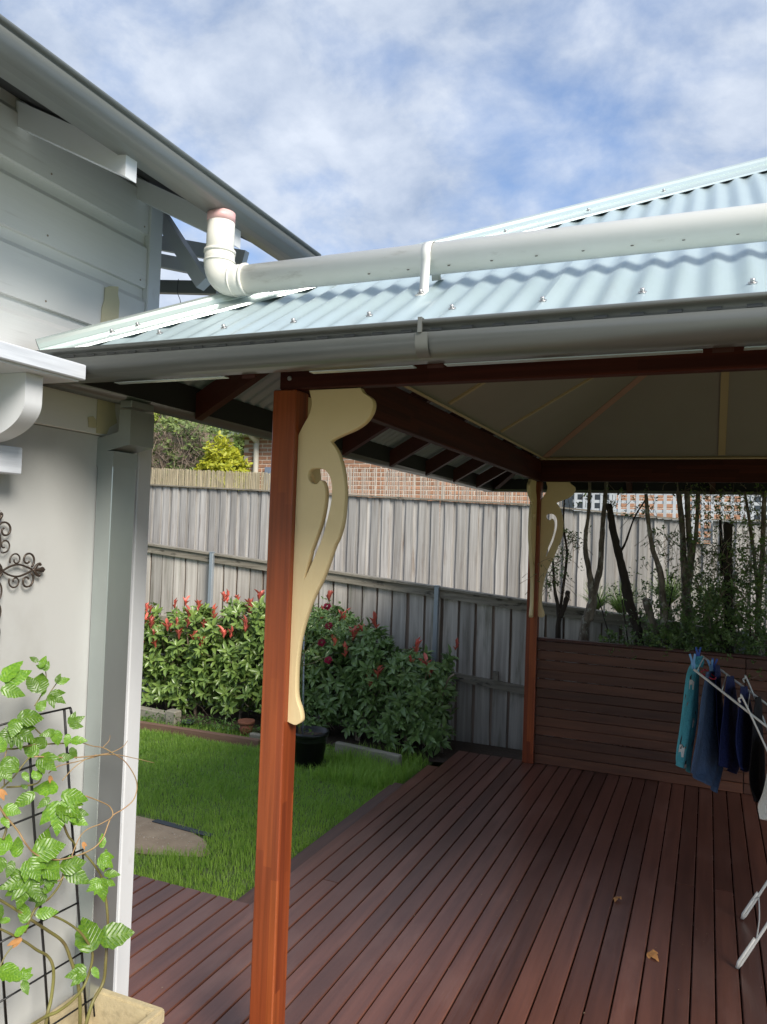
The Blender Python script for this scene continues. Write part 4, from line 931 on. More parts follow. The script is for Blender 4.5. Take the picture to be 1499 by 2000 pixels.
# ------------------------------------------------------------------ trunks and shrubs behind the screen
def tree(name, label, paths, leaf_pts, mat='bark', lmat='bgleaf', nl=0, seed=1, lsize=.028, group=None):
    base = atY(paths[0][0][0], paths[0][0][1], paths[0][0][2]); root = empty(name, (base.x, base.y, LZ), label, 'tree', group)
    q = random.Random(seed)
    for i, ph in enumerate(paths):
        P = [atY(x, y, Y) for x, y, Y, w_ in ph]; R_ = [w_/2/FPX*6.7 for _, _, _, w_ in ph]
        if i == 0: P = [Vector((P[0].x+.02, P[0].y, LZ-.05))] + P; R_ = [R_[0]*1.15] + R_
        SP_ = smooth_path([(p.x, p.y, p.z) for p in P], 5); k = len(P)-1
        RR = [R_[min(k, j//5)]*(1-(j % 5)/5) + R_[min(k, j//5+1)]*((j % 5)/5) for j in range(len(SP_))]
        SP_ = [p + Vector((q.uniform(-1, 1), q.uniform(-1, 1), 0))*r*.12 for p, r in zip(SP_, RR)]
        MB().tube(SP_, [r*q.uniform(.9, 1.1) for r in RR], 9).build('trunk' if i == 0 else 'limb', M[mat], root)
    if nl:
        rg = np.random.default_rng(seed); T = []
        tw = MB()
        for (x, y, Y, sx_, sy_, m_) in leaf_pts:
            c = atY(x, y, Y)
            for _ in range(m_):
                p = c + Vector((rg.normal()*sx_, rg.normal()*.16, rg.normal()*sy_)); T.append(tuple(p))
                e_ = p + Vector((rg.normal()*.07, rg.normal()*.05, -.05-rg.random()*.10)); tw.tube([p, (p+e_)/2 + Vector((rg.normal()*.01, 0, 0)), e_], [.0012, .002, .003], 4, False)
        T = np.array(T); ax = rg.normal(size=T.shape)*.6 + np.array([0, -.2, .6])
        p, d, u_, s = whorls(T, ax, nl, .09, .9, rg, lsize)
        o = link('crown', leaves_mesh('crown', p, d, u_, s, M[lmat], .5, .06, .1), None, root); o['kind'] = 'stuff'
        o2 = tw.build('twigs', M['twig'], root); o2['kind'] = 'stuff'
    return root
G_T = 'thin trees between the screen and the fence'
tree('tree', 'lichen covered trunk forking into two pale stems next to the far post', [
    [(1140, 1250, 6.8, 20), (1152, 1200, 6.8, 20), (1158, 1165, 6.8, 17), (1150, 1110, 6.8, 11), (1143, 1060, 6.8, 8), (1150, 1000, 6.85, 7), (1152, 940, 6.85, 6)],
    [(1158, 1165, 6.8, 13), (1172, 1110, 6.8, 12), (1176, 1050, 6.8, 10), (1180, 1000, 6.8, 9), (1186, 930, 6.85, 7)]], [(1120, 1045, 6.75, .05, .05, 20), (1150, 960, 6.9, .15, .05, 16)], nl=6, seed=31, group=G_T)
tree('tree', 'dark leaning cut trunk with a sawn top among the trees', [
    [(1248, 1265, 6.7, 17), (1240, 1215, 6.7, 17), (1228, 1170, 6.7, 18), (1218, 1120, 6.7, 17), (1207, 1075, 6.7, 14), (1197, 1030, 6.7, 13), (1189, 984, 6.7, 12)],
    [(1207, 1085, 6.7, 6), (1222, 1060, 6.75, 4), (1240, 1010, 6.8, 3), (1262, 975, 6.8, 3)]], [(1250, 985, 6.8, .10, .06, 18)], 'bark_dark', nl=6, seed=32, group=G_T)
tree('tree', 'pale curved trunk with a slim dark leading stem in the middle of the trees', [
    [(1285, 1268, 6.75, 19), (1272, 1215, 6.75, 18), (1262, 1170, 6.75, 13)], [(1296, 1260, 6.7, 13), (1297, 1200, 6.7, 13), (1290, 1120, 6.7, 11), (1276, 1075, 6.7, 9), (1268, 1030, 6.7, 8), (1262, 965, 6.7, 6)]], [(1310, 1045, 6.75, .10, .05, 40), (1300, 1110, 6.8, .12, .10, 20)], nl=6, seed=33, group=G_T)
tree('tree', 'broad pale trunk dividing into three stems behind the middle of the screen', [
    [(1345, 1265, 6.95, 20), (1342, 1200, 6.95, 20), (1340, 1150, 6.95, 17), (1335, 1080, 6.95, 12), (1330, 1000, 6.95, 10), (1322, 930, 6.95, 9)],
    [(1342, 1165, 6.95, 12), (1348, 1090, 6.95, 11), (1344, 1010, 6.95, 10), (1342, 930, 6.95, 9)], [(1345, 1150, 6.95, 9), (1362, 1020, 6.95, 8), (1364, 930, 6.95, 7)]], [(1380, 1000, 6.9, .10, .12, 40), (1370, 960, 6.9, .15, .06, 24)], nl=6, seed=34, lmat='bgleaf2', group=G_T)
tree('tree', 'thick dark stump trunk sawn off square among dense leaves', [
    [(1424, 1280, 6.7, 18), (1424, 1200, 6.7, 17), (1422, 1120, 6.7, 16), (1421, 1070, 6.7, 16), (1423, 1022, 6.7, 16)], [(1410, 1120, 6.75, 6), (1409, 1060, 6.75, 6), (1407, 1015, 6.75, 5)]], [(1430, 1140, 6.75, .20, .24, 190), (1390, 1100, 6.75, .14, .18, 110)], 'bark_dark', nl=7, seed=35, group=G_T)
tree('tree', 'slim pale stem with bright leaves at the right edge of the picture', [
    [(1480, 1285, 6.85, 13), (1482, 1180, 6.85, 11), (1490, 1080, 6.85, 9), (1493, 960, 6.85, 8)], [(1482, 1170, 6.85, 7), (1470, 1060, 6.85, 6), (1455, 960, 6.85, 5)]], [(1450, 980, 6.9, .16, .10, 80), (1480, 1080, 6.8, .16, .16, 130)], nl=6, seed=36, lmat='bgleaf2', group=G_T)
tree('tree', 'short many stemmed bush with a mossy stub against the far post', [
    [(1090, 1248, 6.65, 10), (1092, 1200, 6.65, 9), (1084, 1150, 6.65, 6), (1080, 1090, 6.65, 4)], [(1093, 1205, 6.65, 6), (1100, 1150, 6.65, 5), (1108, 1080, 6.65, 5), (1101, 1030, 6.65, 4), (1103, 960, 6.65, 3)], [(1095, 1205, 6.65, 9), (1106, 1175, 6.65, 10), (1110, 1155, 6.65, 9)]], [(1080, 1120, 6.65, .06, .07, 44), (1100, 1075, 6.65, .05, .05, 18)], 'bark_dark', nl=6, seed=37, group=G_T)
def bush(name, label, blobs, seed, lmat, lsize, per_, group=None):
    c0_ = atY(blobs[0][0], blobs[0][1], blobs[0][2]); root = empty(name, (c0_.x, c0_.y, LZ), label, 'shrub', group); rg = np.random.default_rng(seed); T = []
    tw = MB()
    for x, y, Y, sx_, sy_, m_ in blobs:
        c = atY(x, y, Y)
        for _ in range(m_): T.append((c.x+rg.normal()*sx_, c.y+rg.normal()*.12, max(LZ+.05, c.z+rg.normal()*sy_)))
    T = np.array(T); p, d, u_, s = whorls(T, rg.normal(size=T.shape)*.6+np.array([0, -.3, .5]), per_, .10, .9, rg, lsize)
    link('foliage', leaves_mesh('foliage', p, d, u_, s, M[lmat], .5, .06, .1), None, root)['kind'] = 'stuff'
    for i in range(6):
        t = Vector(T[(i*37) % len(T)]); b0 = Vector((c0_.x+rg.normal()*.08, c0_.y, LZ-.03)); MB().tube(smooth_path([b0, (b0+t)/2+Vector((.04, 0, .06)), t], 5), .006, 6).build('stem', M['bark_dark'], root)
    return root
bush('dark_shrub', 'dense dark leaved shrub low behind the right half of the screen', [(1440, 1240, 6.62, .22, .14, 420), (1340, 1245, 6.65, .2, .09, 260), (1470, 1150, 6.7, .15, .2, 200), (1400, 1190, 6.65, .16, .16, 190)], 41, 'bgleaf', .034, 7)
bush('dark_shrub', 'small green shrub peeping over the screen below the dark leaning trunk', [(1215, 1248, 6.56, .10, .04, 60), (1290, 1245, 6.6, .1, .05, 60)], 42, 'bgleaf', .03, 7)
bush('twiggy_shrub', 'loose shrub with fine leaves between the middle trunks', [(1240, 1170, 6.85, .16, .13, 90), (1300, 1180, 6.85, .15, .14, 130), (1370, 1160, 6.85, .15, .15, 150)], 43, 'bgleaf', .026, 6)
def strap(px, py, Y, n, h, seed, label):
    c = atY(px, py, Y); rg = np.random.default_rng(seed); root = empty('strappy_plant', (c.x, c.y, c.z-.2), label, 'plant', 'strappy plants in the raised bed'); vv = []; ff = []
    for i in range(n):
        a = rg.uniform(0, 6.28); L_ = h*rg.uniform(.6, 1.1); sp = rg.uniform(.3, .95); w_ = rg.uniform(.005, .009); b = len(vv)
        for k in range(5):
            t = k/4; r = L_*sp*t; z = L_*(1.05*t - .75*sp*t*t) ; x, y = c.x+math.cos(a)*r, c.y+math.sin(a)*r; ws = w_*(1-.85*t)
            vv += [(x-math.sin(a)*ws, y+math.cos(a)*ws, c.z+z), (x+math.sin(a)*ws, y-math.cos(a)*ws, c.z+z)]
        for k in range(4): ff += [(b+2*k, b+2*k+1, b+2*k+3), (b+2*k, b+2*k+3, b+2*k+2)]
    link('strap_leaves', npmesh('strap_leaves', np.array(vv), np.array(ff), M['strappy']), None, root)['kind'] = 'stuff'
    MB().tube([(c.x, c.y, c.z-.2), (c.x, c.y, c.z+.03)], [.05, .03], 8).build('crown_base', M['twig'], root)
strap(1215, 1205, 7.55, 150, .42, 1, 'lime green strappy plant between the two left trunks'); strap(1305, 1185, 7.6, 150, .46, 2, 'lime green strappy plant behind the pale curved trunk'); strap(1165, 1195, 7.6, 90, .36, 3, 'lime green strappy plant behind the forked lichen trunk'); strap(1385, 1200, 7.5, 110, .42, 4, 'lime green strappy plant left of the dark stump trunk')
# raised bed between the lower and the tall fence
rb = MB(); rb.add([(-9.8, FYL+.05, rail_z(-9.8)-.15), (3.4, FYL+.05, rail_z(3.4)-.15), (3.4, FYU-.03, rail_z(3.4)-.24), (-9.8, FYU-.03, rail_z(-9.8)-.24)], [(0, 1, 2, 3)]); tag(rb.build('raised_bed', M['soil']), kind='structure')

# hedges and trees beyond the fence
def hedge(name, label, cat, x0, x1, y0, y1, z1, n, mat, seed, lsize, twigs=0, shape=None, z0=.0):
    rg = np.random.default_rng(seed); root = empty(name, ((x0+x1)/2, (y0+y1)/2, -.15), label, cat); T = []; A = []
    while len(T) < n:
        u = rg.uniform(-1, 1, 3); 
        if shape == 'ball':
            u /= np.linalg.norm(u); k = rg.uniform(.72, 1.0)*(1+.14*math.sin(5*u[0]+seed)*math.sin(6*u[2])); p = np.array([(x0+x1)/2+u[0]*(x1-x0)/2*k, (y0+y1)/2+u[1]*(y1-y0)/2*k, (z0+z1)/2+u[2]*(z1-z0)/2*k])
        else:
            f = rg.integers(0, 5); 
            if f == 4: u[0] = 1
            elif f == 0: u[1] = -1
            elif f == 1: u[2] = 1
            else: u[1] = -1+rg.uniform(0, .25)
            p = np.array([(x0+x1)/2+u[0]*(x1-x0)/2, (y0+y1)/2+u[1]*(y1-y0)/2, max(1.6, z0)+(u[2]+1)/2*(z1-max(1.6, z0))]) + rg.normal(size=3)*.05 + np.array([0, 0, .06*math.sin(p_x*3) if (p_x := u[0]*2) else 0])
        T.append(p); A.append(u*.7 + rg.normal(size=3)*.5 + np.array([0, -.2, .3]))
    T = np.array(T); p, d, u_, s = whorls(T, np.array(A), 6, .08, .9, rg, lsize)
    link('crown', leaves_mesh('crown', p, d, u_, s, M[mat], .5, .05, .1), None, root)['kind'] = 'stuff'
    if shape != 'ball': boxpart('branch_core', (x0+.12, y0+.14, -.15), (x1-.12, y1-.1, z1-.16), M['twig'], root)
    else:
        core = MB(); core.tube([((x0+x1)/2, (y0+y1)/2, -.15), ((x0+x1)/2, (y0+y1)/2, (z0+z1)/2), ((x0+x1)/2, (y0+y1)/2, z1-.3)], [.09, .06, .02], 8); core.build('trunk', M['bark_dark'], root)
    if twigs:
        t = MB()
        for _ in range(twigs):
            a = Vector((rg.uniform(x0, x1), y0-.03+rg.normal()*.03, rg.uniform(1.9, z1-.1))); t.tube([a, a+Vector((rg.normal()*.10, -.04, rg.normal()*.10)), a+Vector((rg.normal()*.2, -.02, rg.normal()*.2))], [.006, .005, .003], 4, False)
        tag(t.build('bare_twigs', M['twig'], root), kind='stuff')
    return root
hedge('clipped_hedge', 'square clipped hedge with bare brown twigs behind the reed screen', 'hedge', -10.4, -8.08, 11., 12.2, 3.68, 1100, 'hedge', 61, .09, 650)
hedge('golden_shrub', 'golden yellow leafy shrub beside the brick house corner', 'shrub', -8.22, -7.32, 10.7, 11.7, 3.45, 900, 'gold', 62, .09, 0, 'ball', 1.6)
hedge('green_tree', 'mid green tree rising between the clipped hedge and the brick house', 'tree', -9.85, -8.55, 12.3, 13.5, 3.98, 700, 'bgleaf2', 63, .11, 0, 'ball', 1.6)
hedge('conifer_hedge', 'yellow green conifer hedge standing highest at the left behind the fence', 'hedge', -13.6, -9.6, 13.4, 15.0, 4.62, 1500, 'conifer', 64, .13, 0)

# ------------------------------------------------------------------ planter, trellis, vine
PLZ = .262; pb_ = atX(177, 1905, XW+.02); pc_ = atZ(328, 1965, PLZ)
pl = empty('planter_trough', (-1.78, 1.4, 0), 'weathered cream stone trough planter against the house wall', 'planter')
x0, x1, y0, y1 = XW+.02, pc_.x, .2, pb_.y
def ringbox(z, i): return [(x0+i, y0+i, z), (x1-i, y0+i, z), (x1-i, y1-i, z), (x0+i, y1-i, z)]
lv = [ringbox(.002, .075), ringbox(PLZ-.055, .035), ringbox(PLZ-.05, .0), ringbox(PLZ, .0), ringbox(PLZ, .032), ringbox(PLZ-.14, .060)]
tb = MB().add([p for l_ in lv for p in l_], [(4*i+j, 4*i+(j+1) % 4, 4*i+4+(j+1) % 4, 4*i+4+j) for i in range(5) for j in range(4)] + [(0, 3, 2, 1)]); me = bevel(tb.mesh('trough'), .008, 2); link('trough', me, M['stone'], pl)
MB().add(ringbox(PLZ-.115, .050), [(0, 1, 2, 3)]).build('potting_soil', M['soil'], pl)
pbm = MB(); pbm.tube([(0, 0, -.008), (0, 0, -.004), (0, 0, .004), (0, 0, .008)], [.006, .012, .012, .005], 7); pbm = pbm.mesh('pebble'); pbm.materials.append(M['pebble'])
for i in range(26):
    c = atZ(150+rnd.uniform(-22, 45), 1988+rnd.uniform(-8, 22), PLZ-.10); inst('pebble', pbm, pl, Matrix.Translation(c) @ Matrix.Rotation(rnd.uniform(0, 6), 4, 'Z') @ Matrix.Diagonal((1, rnd.uniform(.6, 1), rnd.uniform(.5, 1), 1)))
c = atZ(207, 1990, PLZ-.085)
tg = link('plant_label', bevel(MB().beam(c+Vector((-.03, .02, .015)), c+Vector((.03, -.03, -.012)), .022, .003).mesh('plant_label'), .0008), M['tagw']); tag(tg, 'small white plastic tag lying on the soil in the stone trough', 'plant tag')
tr = empty('wire_trellis', (-1.85, 1.9, .15), 'black wire grid trellis standing in the stone trough', 'trellis')
XT = -1.85
def wire(name, pts, r=.0032): MB().tube([atX(x, y, XT + dx) for x, y, dx in pts], r, 6).build(name, M['wire'], tr)
wire('upright_wire', [(126, 1386, 0), (140, 1600, 0), (160, 1860, 0), (171, 2010, 0)], .004)
wire('upright_wire', [(55, 1404, 0), (66, 1600, 0), (86, 1860, 0), (97, 2030, 0)], .004)
wire('upright_wire', [(-22, 1424, 0), (-8, 1700, 0), (14, 2020, 0)], .004)
wire('upright_wire', [(138, 1383, 0), (142, 1402, 0)], .004)
wire('cross_wire', [(-30, 1425, .004), (70, 1397, .004), (138, 1382, .004)])
for a, b in (((-30, 1528), (146, 1468)), ((-30, 1632), (150, 1560)), ((-30, 1745), (162, 1659)), ((-30, 1856), (153, 1763)), ((-30, 1975), (160, 1861)), ((60, 2030), (182, 1950))): wire('cross_wire', [(*a, .004), (*b, .004)])
wire('upright_wire', [(162, 1659, 0), (163, 1685, 0)], .003); wire('upright_wire', [(182, 1950, 0), (185, 1985, 0)], .003)
vi = empty('passionfruit_vine', (-1.82, 1.95, PLZ-.1), 'glossy green passionfruit vine climbing the wire trellis', 'vine')
XV = -1.815
def Z7(x, y): return (x/4.409, 1270+y/4.409)
def Z8(x, y): return (x/4.409, 1640+y/4.409)
def stem(pts, r0, r1, mat='vinestem', name='stem', dx=0.):
    P = smooth_path([atX(*p, XV+dx+rnd.uniform(-.008, .008)) for p in pts], 6); k = len(P); MB().tube(P, [r0+(r1-r0)*i/(k-1) for i in range(k)], 7).build(name, M[mat], vi)
stem([Z8(395, 1610), Z8(410, 1500), Z8(440, 1380), Z8(462, 1200), Z8(455, 1080), Z8(410, 1000), Z8(320, 950), Z8(220, 880), Z8(60, 795), Z8(-60, 740)], .006, .003)
stem([Z8(690, 1600), Z8(690, 1400), Z8(670, 1230), Z8(610, 1030), Z8(545, 880), Z8(410, 780), Z8(270, 690), Z8(150, 610), Z8(30, 535), Z8(-60, 480)], .006, .0035)
stem([Z8(740, 1600), Z8(800, 1400), Z8(890, 1230), Z8(912, 1050), Z8(920, 900), Z8(930, 700), Z8(910, 480), Z8(880, 330), Z8(800, 200), Z8(720, 110)], .006, .003, dx=.03)
stem([Z8(270, 1600), Z8(400, 1520), Z8(500, 1478), Z8(640, 1370), Z8(740, 1230), Z8(800, 1000), Z8(740, 860), Z8(650, 760), Z8(470, 660), Z8(300, 650)], .0055, .003, dx=.02)
stem([Z8(215, 800), Z8(280, 640), Z8(330, 570), Z8(430, 500), Z8(520, 380), Z8(552, 270)], .004, .003)
stem([Z8(0, 1100), Z8(60, 980), Z8(180, 830), Z8(270, 650)], .002, .002)
stem([Z7(30, 1631), Z7(60, 1480), Z7(-10, 1330)], .004, .003); stem([Z7(-20, 1330), Z7(60, 1440), Z7(160, 1560), Z7(220, 1660), Z8(300, 120), Z8(420, 165), Z8(560, 165), Z8(760, 100), Z8(880, 0), Z7(960, 1440), Z7(1060, 1370), Z7(1150, 1290), Z7(1182, 1180), Z7(1160, 1080), Z7(1080, 960), Z7(980, 890), Z7(890, 840), Z7(800, 825), Z7(690, 790)], .0028, .0014, 'tendril', 'runner', .04)
stem([Z7(-20, 838), Z7(120, 850), Z7(300, 815), Z7(580, 800), Z7(690, 780)], .003, .002, 'vinestem', 'runner')
stem([Z7(300, 915), Z7(600, 925), Z7(800, 910), Z7(960, 880), Z7(1060, 830), Z7(1100, 780)], .0022, .001, 'tendril', 'runner', .03)
stem([Z7(820, 905), Z7(1000, 900), Z7(1160, 930), Z7(1330, 970)], .002, .0008, 'tendril', 'runner', .04)
stem([Z7(420, 1060), Z7(500, 1000), Z7(700, 950), Z7(960, 880)], .0018, .0014, 'tendril', 'runner', .03)
stem([Z7(540, 1120), Z7(640, 1010), Z7(760, 930), Z7(900, 890)], .0016, .001, 'tendril', 'runner', .03)
stem([Z7(890, 835), Z7(940, 780), Z7(950, 735)], .0012, .0008, 'tendril', 'runner', .03)
stem([Z7(740, 1255), Z7(860, 1300), Z7(950, 1350), Z7(970, 1430), Z7(880, 1490), Z7(700, 1590), Z8(560, 300), Z8(490, 360)], .002, .0016, 'tendril', 'runner', .03)
stem([Z7(0, 1200), Z7(120, 1090), Z7(250, 930), Z7(330, 905)], .0025, .002); stem([Z7(60, 1180), Z7(200, 1170), Z7(330, 1140), Z7(360, 1050), Z7(335, 910)], .0028, .002)
stem([Z7(40, 1160), Z7(35, 980), Z7(60, 860)], .0018, .0014, 'tendril', 'runner'); stem([Z7(280, 650), Z7(390, 760)], .002, .002); stem([Z7(300, 480), Z7(350, 400), Z7(400, 300), Z7(395, 180)], .002, .0015); stem([Z7(380, 470), Z7(430, 370), Z7(485, 290), Z7(520, 240)], .0018, .0012)
stem([Z7(550, 1500), Z7(590, 1600), Z8(640, 30), Z8(650, 80)], .004, .003); stem([Z7(320, 1660), Z7(440, 1510), Z7(520, 1420)], .002, .0016)
# leaf meshes: three-lobed and simple, with a raised midrib fold and curled edge
def lobed(lobes, seed):
    """lobes: list of (angle, length, width) fanning from the stalk at the origin, along +x"""
    q = random.Random(seed); b = MB()
    for ang, ln, wd in lobes:
        n = 8; ca, sa = math.cos(ang), math.sin(ang); base = len(b.v); vs = []
        for i in range(n+1):
            t = i/n; hw = wd*(math.sin(math.pi*min(1, t*.93+.07)**.8))*(1 if i < n else .02)*(1 + (.08 if i % 2 else -.05)); z = .10*wd*math.sin(t*3) - .16*ln*t*t; z += .05*wd*math.sin(i*1.9+seed)
            for sgn in (-1, 0, 1):
                x_, y_ = ln*t, sgn*hw; vs.append((x_*ca-y_*sa, x_*sa+y_*ca, z + abs(sgn)*hw*(.22+.12*math.sin(i*1.3+sgn+seed)) - (.14*hw if sgn and i % 2 else 0) + ang*ang*.01*ln))
        fs = []
        for i in range(n):
            for k in range(2): fs.append((3*i+k, 3*i+k+1, 3*i+3+k+1, 3*i+3+k))
        b.add(vs, fs, True)
    me = b.mesh('leaf'); me.materials.append(M['vine']); return me
LV = [lobed([(0, 1, .25), (.70, .84, .23), (-.70, .84, .23)], 1), lobed([(0, 1, .28), (.60, .86, .25), (-.60, .80, .25)], 2), lobed([(0, 1, .27)], 3), lobed([(0, 1, .25), (.85, .75, .20), (-.8, .78, .20)], 4), lobed([(0, 1, .36)], 5)]
LC = [0]
def leaf(z, x, y, size, ang, kind, dx=.0, tl=.0):
    LC[0] += 1
    if LC[0] % 4 == 0 and y > 600: return
    p = atX(*z(x, y), XV + .02 + dx); dist = (p-CAM).length; s = size*rnd.uniform(.9, 1.15)/4.409/FPX*dist
    a = math.radians(ang); d = RV*math.cos(a) + UV*math.sin(a); nrm = (CAM-p).normalized() + Vector((rnd.uniform(-.3, .3), rnd.uniform(-.3, .3), rnd.uniform(-.1, .55) + tl)); d = (d - nrm*(d.dot(nrm)/nrm.length_squared)).normalized(); nrm.normalize(); yv = nrm.cross(d)
    mm = Matrix.Identity(4)
    for i in range(3): mm[i][0] = d[i]*s; mm[i][1] = yv[i]*s; mm[i][2] = nrm[i]*s; mm[i][3] = p[i]
    inst('leaf', LV[kind], vi, mm)
for a in ((20, 270, 190, 65, 2), (40, 280, 220, 20, 2), (10, 330, 170, -10, 2), (330, 100, 75, 150, 2), (350, 150, 100, 75, 2), (385, 180, 95, 60, 2), (380, 160, 75, 110, 0), (330, 370, 170, 80, 4), (320, 360, 150, 120, 2), (395, 330, 60, 250, 2), (485, 280, 70, 70, 2), (490, 280, 110, 20, 2), (430, 380, 130, -25, 0), (320, 520, 110, 45, 4), (150, 590, 190, 15, 4), (150, 590, 130, -110, 4), (300, 600, 90, 200, 2),
          (130, 690, 170, -20, 0), (130, 690, 150, 230, 1), (60, 640, 130, 140, 2), (600, 640, 110, 30, 0), (480, 690, 120, -80, 4), (480, 700, 130, 200, 2), (560, 740, 110, 180, 4), (590, 720, 110, 260, 2), (610, 780, 110, 5, 2), (400, 830, 150, 160, 4), (450, 860, 140, -20, 2), (350, 920, 150, -40, 1), (330, 900, 130, 150, 4), (100, 920, 130, 260, 1), (230, 900, 160, 250, 2), (490, 930, 120, 10, 2), (200, 1050, 90, -60, 2), (610, 840, 100, -60, 2),
          (520, 1180, 240, 15, 2), (500, 1200, 190, 190, 4), (530, 1240, 200, -10, 2), (300, 1230, 150, 215, 2), (310, 1240, 130, -70, 1), (430, 1270, 120, 220, 2), (520, 1310, 260, -95, 0), (520, 1320, 190, -30, 1), (500, 1320, 180, 215, 1), (600, 1440, 140, -20, 2), (640, 1390, 110, -10, 2), (30, 1360, 140, -10, 4), (10, 1310, 90, 200, 2), (20, 1440, 90, -60, 2), (240, 1190, 60, 150, 2), (300, 1110, 90, 60, 1), (400, 1080, 100, 200, 0), (20, 880, 110, 100, 4), (20, 1000, 120, -60, 1), (100, 760, 120, 100, 4)): leaf(Z7, *a)
for a in ((60, 100, 170, 130, 0), (20, 150, 150, 240, 4), (150, 150, 150, 100, 2), (110, 180, 120, 250, 2), (280, 130, 210, 25, 4), (330, 130, 190, 60, 2), (420, 150, 150, -60, 2), (240, 180, 190, -60, 1), (350, 220, 180, -25, 4), (420, 280, 130, -90, 1), (520, 240, 170, 10, 4), (560, 250, 190, -30, 2), (240, 340, 190, 205, 0), (240, 340, 180, -110, 0), (250, 350, 150, -70, 2), (380, 460, 120, 60, 2), (400, 470, 110, 200, 1), (0, 560, 110, -80, 2), (220, 720, 170, 90, 2), (310, 640, 170, 5, 2), (150, 830, 130, 150, 2), (130, 830, 110, 60, 2), (90, 690, 90, 200, 2),
          (880, 70, 110, 80, 2), (860, 150, 130, -30, 1), (900, 260, 130, 85, 2), (900, 290, 110, 0, 2), (880, 330, 150, -80, 2), (870, 360, 110, 215, 1), (900, 350, 100, -20, 2), (860, 850, 210, 15, 4), (800, 960, 230, 110, 4), (740, 1130, 120, 140, 1), (740, 1140, 130, 200, 1), (800, 1100, 90, -60, 2), (-10, 1120, 170, -20, 4), (-10, 1180, 120, -80, 4), (190, 1200, 100, 60, 1), (200, 1210, 90, -70, 2), (190, 1200, 80, 180, 2), (20, 1260, 110, -60, 2)): leaf(Z8, *a, dx=.02 if a[0] > 700 else 0.)
dl = lobed([(0, 1, .20), (.5, .8, .16)], 9); dl.materials.clear(); dl.materials.append(M['dryleaf'])
for z, x, y, s, an in ((Z8, 190, 850, 110, 220), (Z7, 0, 1200, 90, -70), (Z8, 715, 20, 60, -80), (Z7, 430, 1080, 60, -90)):
    p = atX(*z(x, y), XV+.02); k = s/4.409/FPX*(p-CAM).length; d = RV*math.cos(math.radians(an)) + UV*math.sin(math.radians(an)); nrm = (CAM-p).normalized(); yv = nrm.cross(d); mm = Matrix.Identity(4)
    for i in range(3): mm[i][0] = d[i]*k; mm[i][1] = yv[i]*k; mm[i][2] = nrm[i]*k; mm[i][3] = p[i]
    inst('dry_leaf', dl, vi, mm)

# ------------------------------------------------------------------ clothes airer and washing
AN, AF = 3.78, 4.28
ai = empty('clothes_airer', (.5, 4.03, 0), 'white wire clothes airer with a raised wing on the right of the deck', 'clothes airer')
def awire(name, pts, r=.0055): return MB().tube([Vector(p) for p in pts], r, 8).build(name, M['airer'], ai)
WN0, WN1 = Vector((-.05, AN, 1.285)), Vector((.57, AN, .835)); WF0, WF1 = Vector((-.022, AF, 1.284)), Vector((.608, AF, .845))
awire('side_rail', [WN0, WN1]); awire('side_rail', [WF0, WF1])
for t in (.02, .19, .36, .53, .70, .88): awire('hanging_rod', [WN0.lerp(WN1, t), WF0.lerp(WF1, t)], .0028)
def hook(Y, a, b, c_): 
    P = [a, a+Vector((-.006, 0, .014)), a+Vector((.004, 0, .021)), a+Vector((.014, 0, .012)), b]; awire('wing_strut', smooth_path(P, 5), .0042)
hook(AN, atY(1446, 1372, AN-.012), atY(1515, 1500, AN-.012), 0); hook(AF, atY(1454, 1333, AF-.012), atY(1510, 1450, AF-.012), 0)
def aleg(Y, fx):
    f = Vector((fx, Y, .006)); d = Vector((.44, 0, .86)).normalized()
    awire('leg', [f + d*.90, f + d*.02, f + Vector((-.004, 0, 0))], .0065)
    awire('leg', [f + d*.16 + Vector((-.011, 0, 0)), f + d*.03 + Vector((-.014, 0, 0)), f + Vector((-.006, 0, .0))], .0065)
aleg(AN, .160); aleg(AF, .198)
for Y, fx in ((AN, .160), (AF, .198)):
    awire('body_rail', [Vector((fx+.41, Y, .80)), Vector((fx+1.38, Y, .80))]); awire('leg', [Vector((fx+1.38, Y, .80)), Vector((fx+1.79, Y, .006))], .0065)
for k in range(7): awire('hanging_rod', [Vector((.60+.15*k, AN, .80)), Vector((.638+.15*k, AF, .80))], .0028)
for z in (.13, .245):
    k = z/.86*.44; awire('leg_wire', smooth_path([Vector((.160+k, AN, z)), Vector((.175+k+.012, (AN+AF)/2, z-.0)), Vector((.198+k, AF, z))], 8), .003)
def sheet(name, rows, mat, label, cat, ny=26, nz_=30, ripple=.006, seed=0, fn=None):
    """rows: list of (left px, left py, left Y, right px, right py, right Y) from top to bottom"""
    Lp = smooth_path([atY(a, b, c) for a, b, c, *_ in rows], 6); Rp = smooth_path([atY(*r[3:]) for r in rows], 6); q = random.Random(seed); ph = q.uniform(0, 6)
    def S(u, v):
        t = v*(len(Lp)-1); i = min(int(t), len(Lp)-2); f = t-i; a = Lp[i].lerp(Lp[i+1], f); b = Rp[i].lerp(Rp[i+1], f); p = a.lerp(b, u)
        w_ = ripple*(.5+1.3*v); return p + Vector((w_*math.sin(u*9+ph+v*1.5) + .55*w_*math.sin(u*19+ph*2+4*v) + .3*ripple*math.sin(v*13+u*5+ph), 0, .004*v*math.sin(u*9+ph)))
    vs = [S(i/ny, j/nz_) for j in range(nz_+1) for i in range(ny+1)]
    fs = [(j*(ny+1)+i, j*(ny+1)+i+1, (j+1)*(ny+1)+i+1, (j+1)*(ny+1)+i) for j in range(nz_) for i in range(ny)]
    o = MB().add(vs, fs, True).build(name, M[mat]); s = o.modifiers.new('s', 'SOLIDIFY'); s.thickness = .0025; s.offset = 0
    tag(o, label, cat); return o, S
AM = (AN+AF)/2
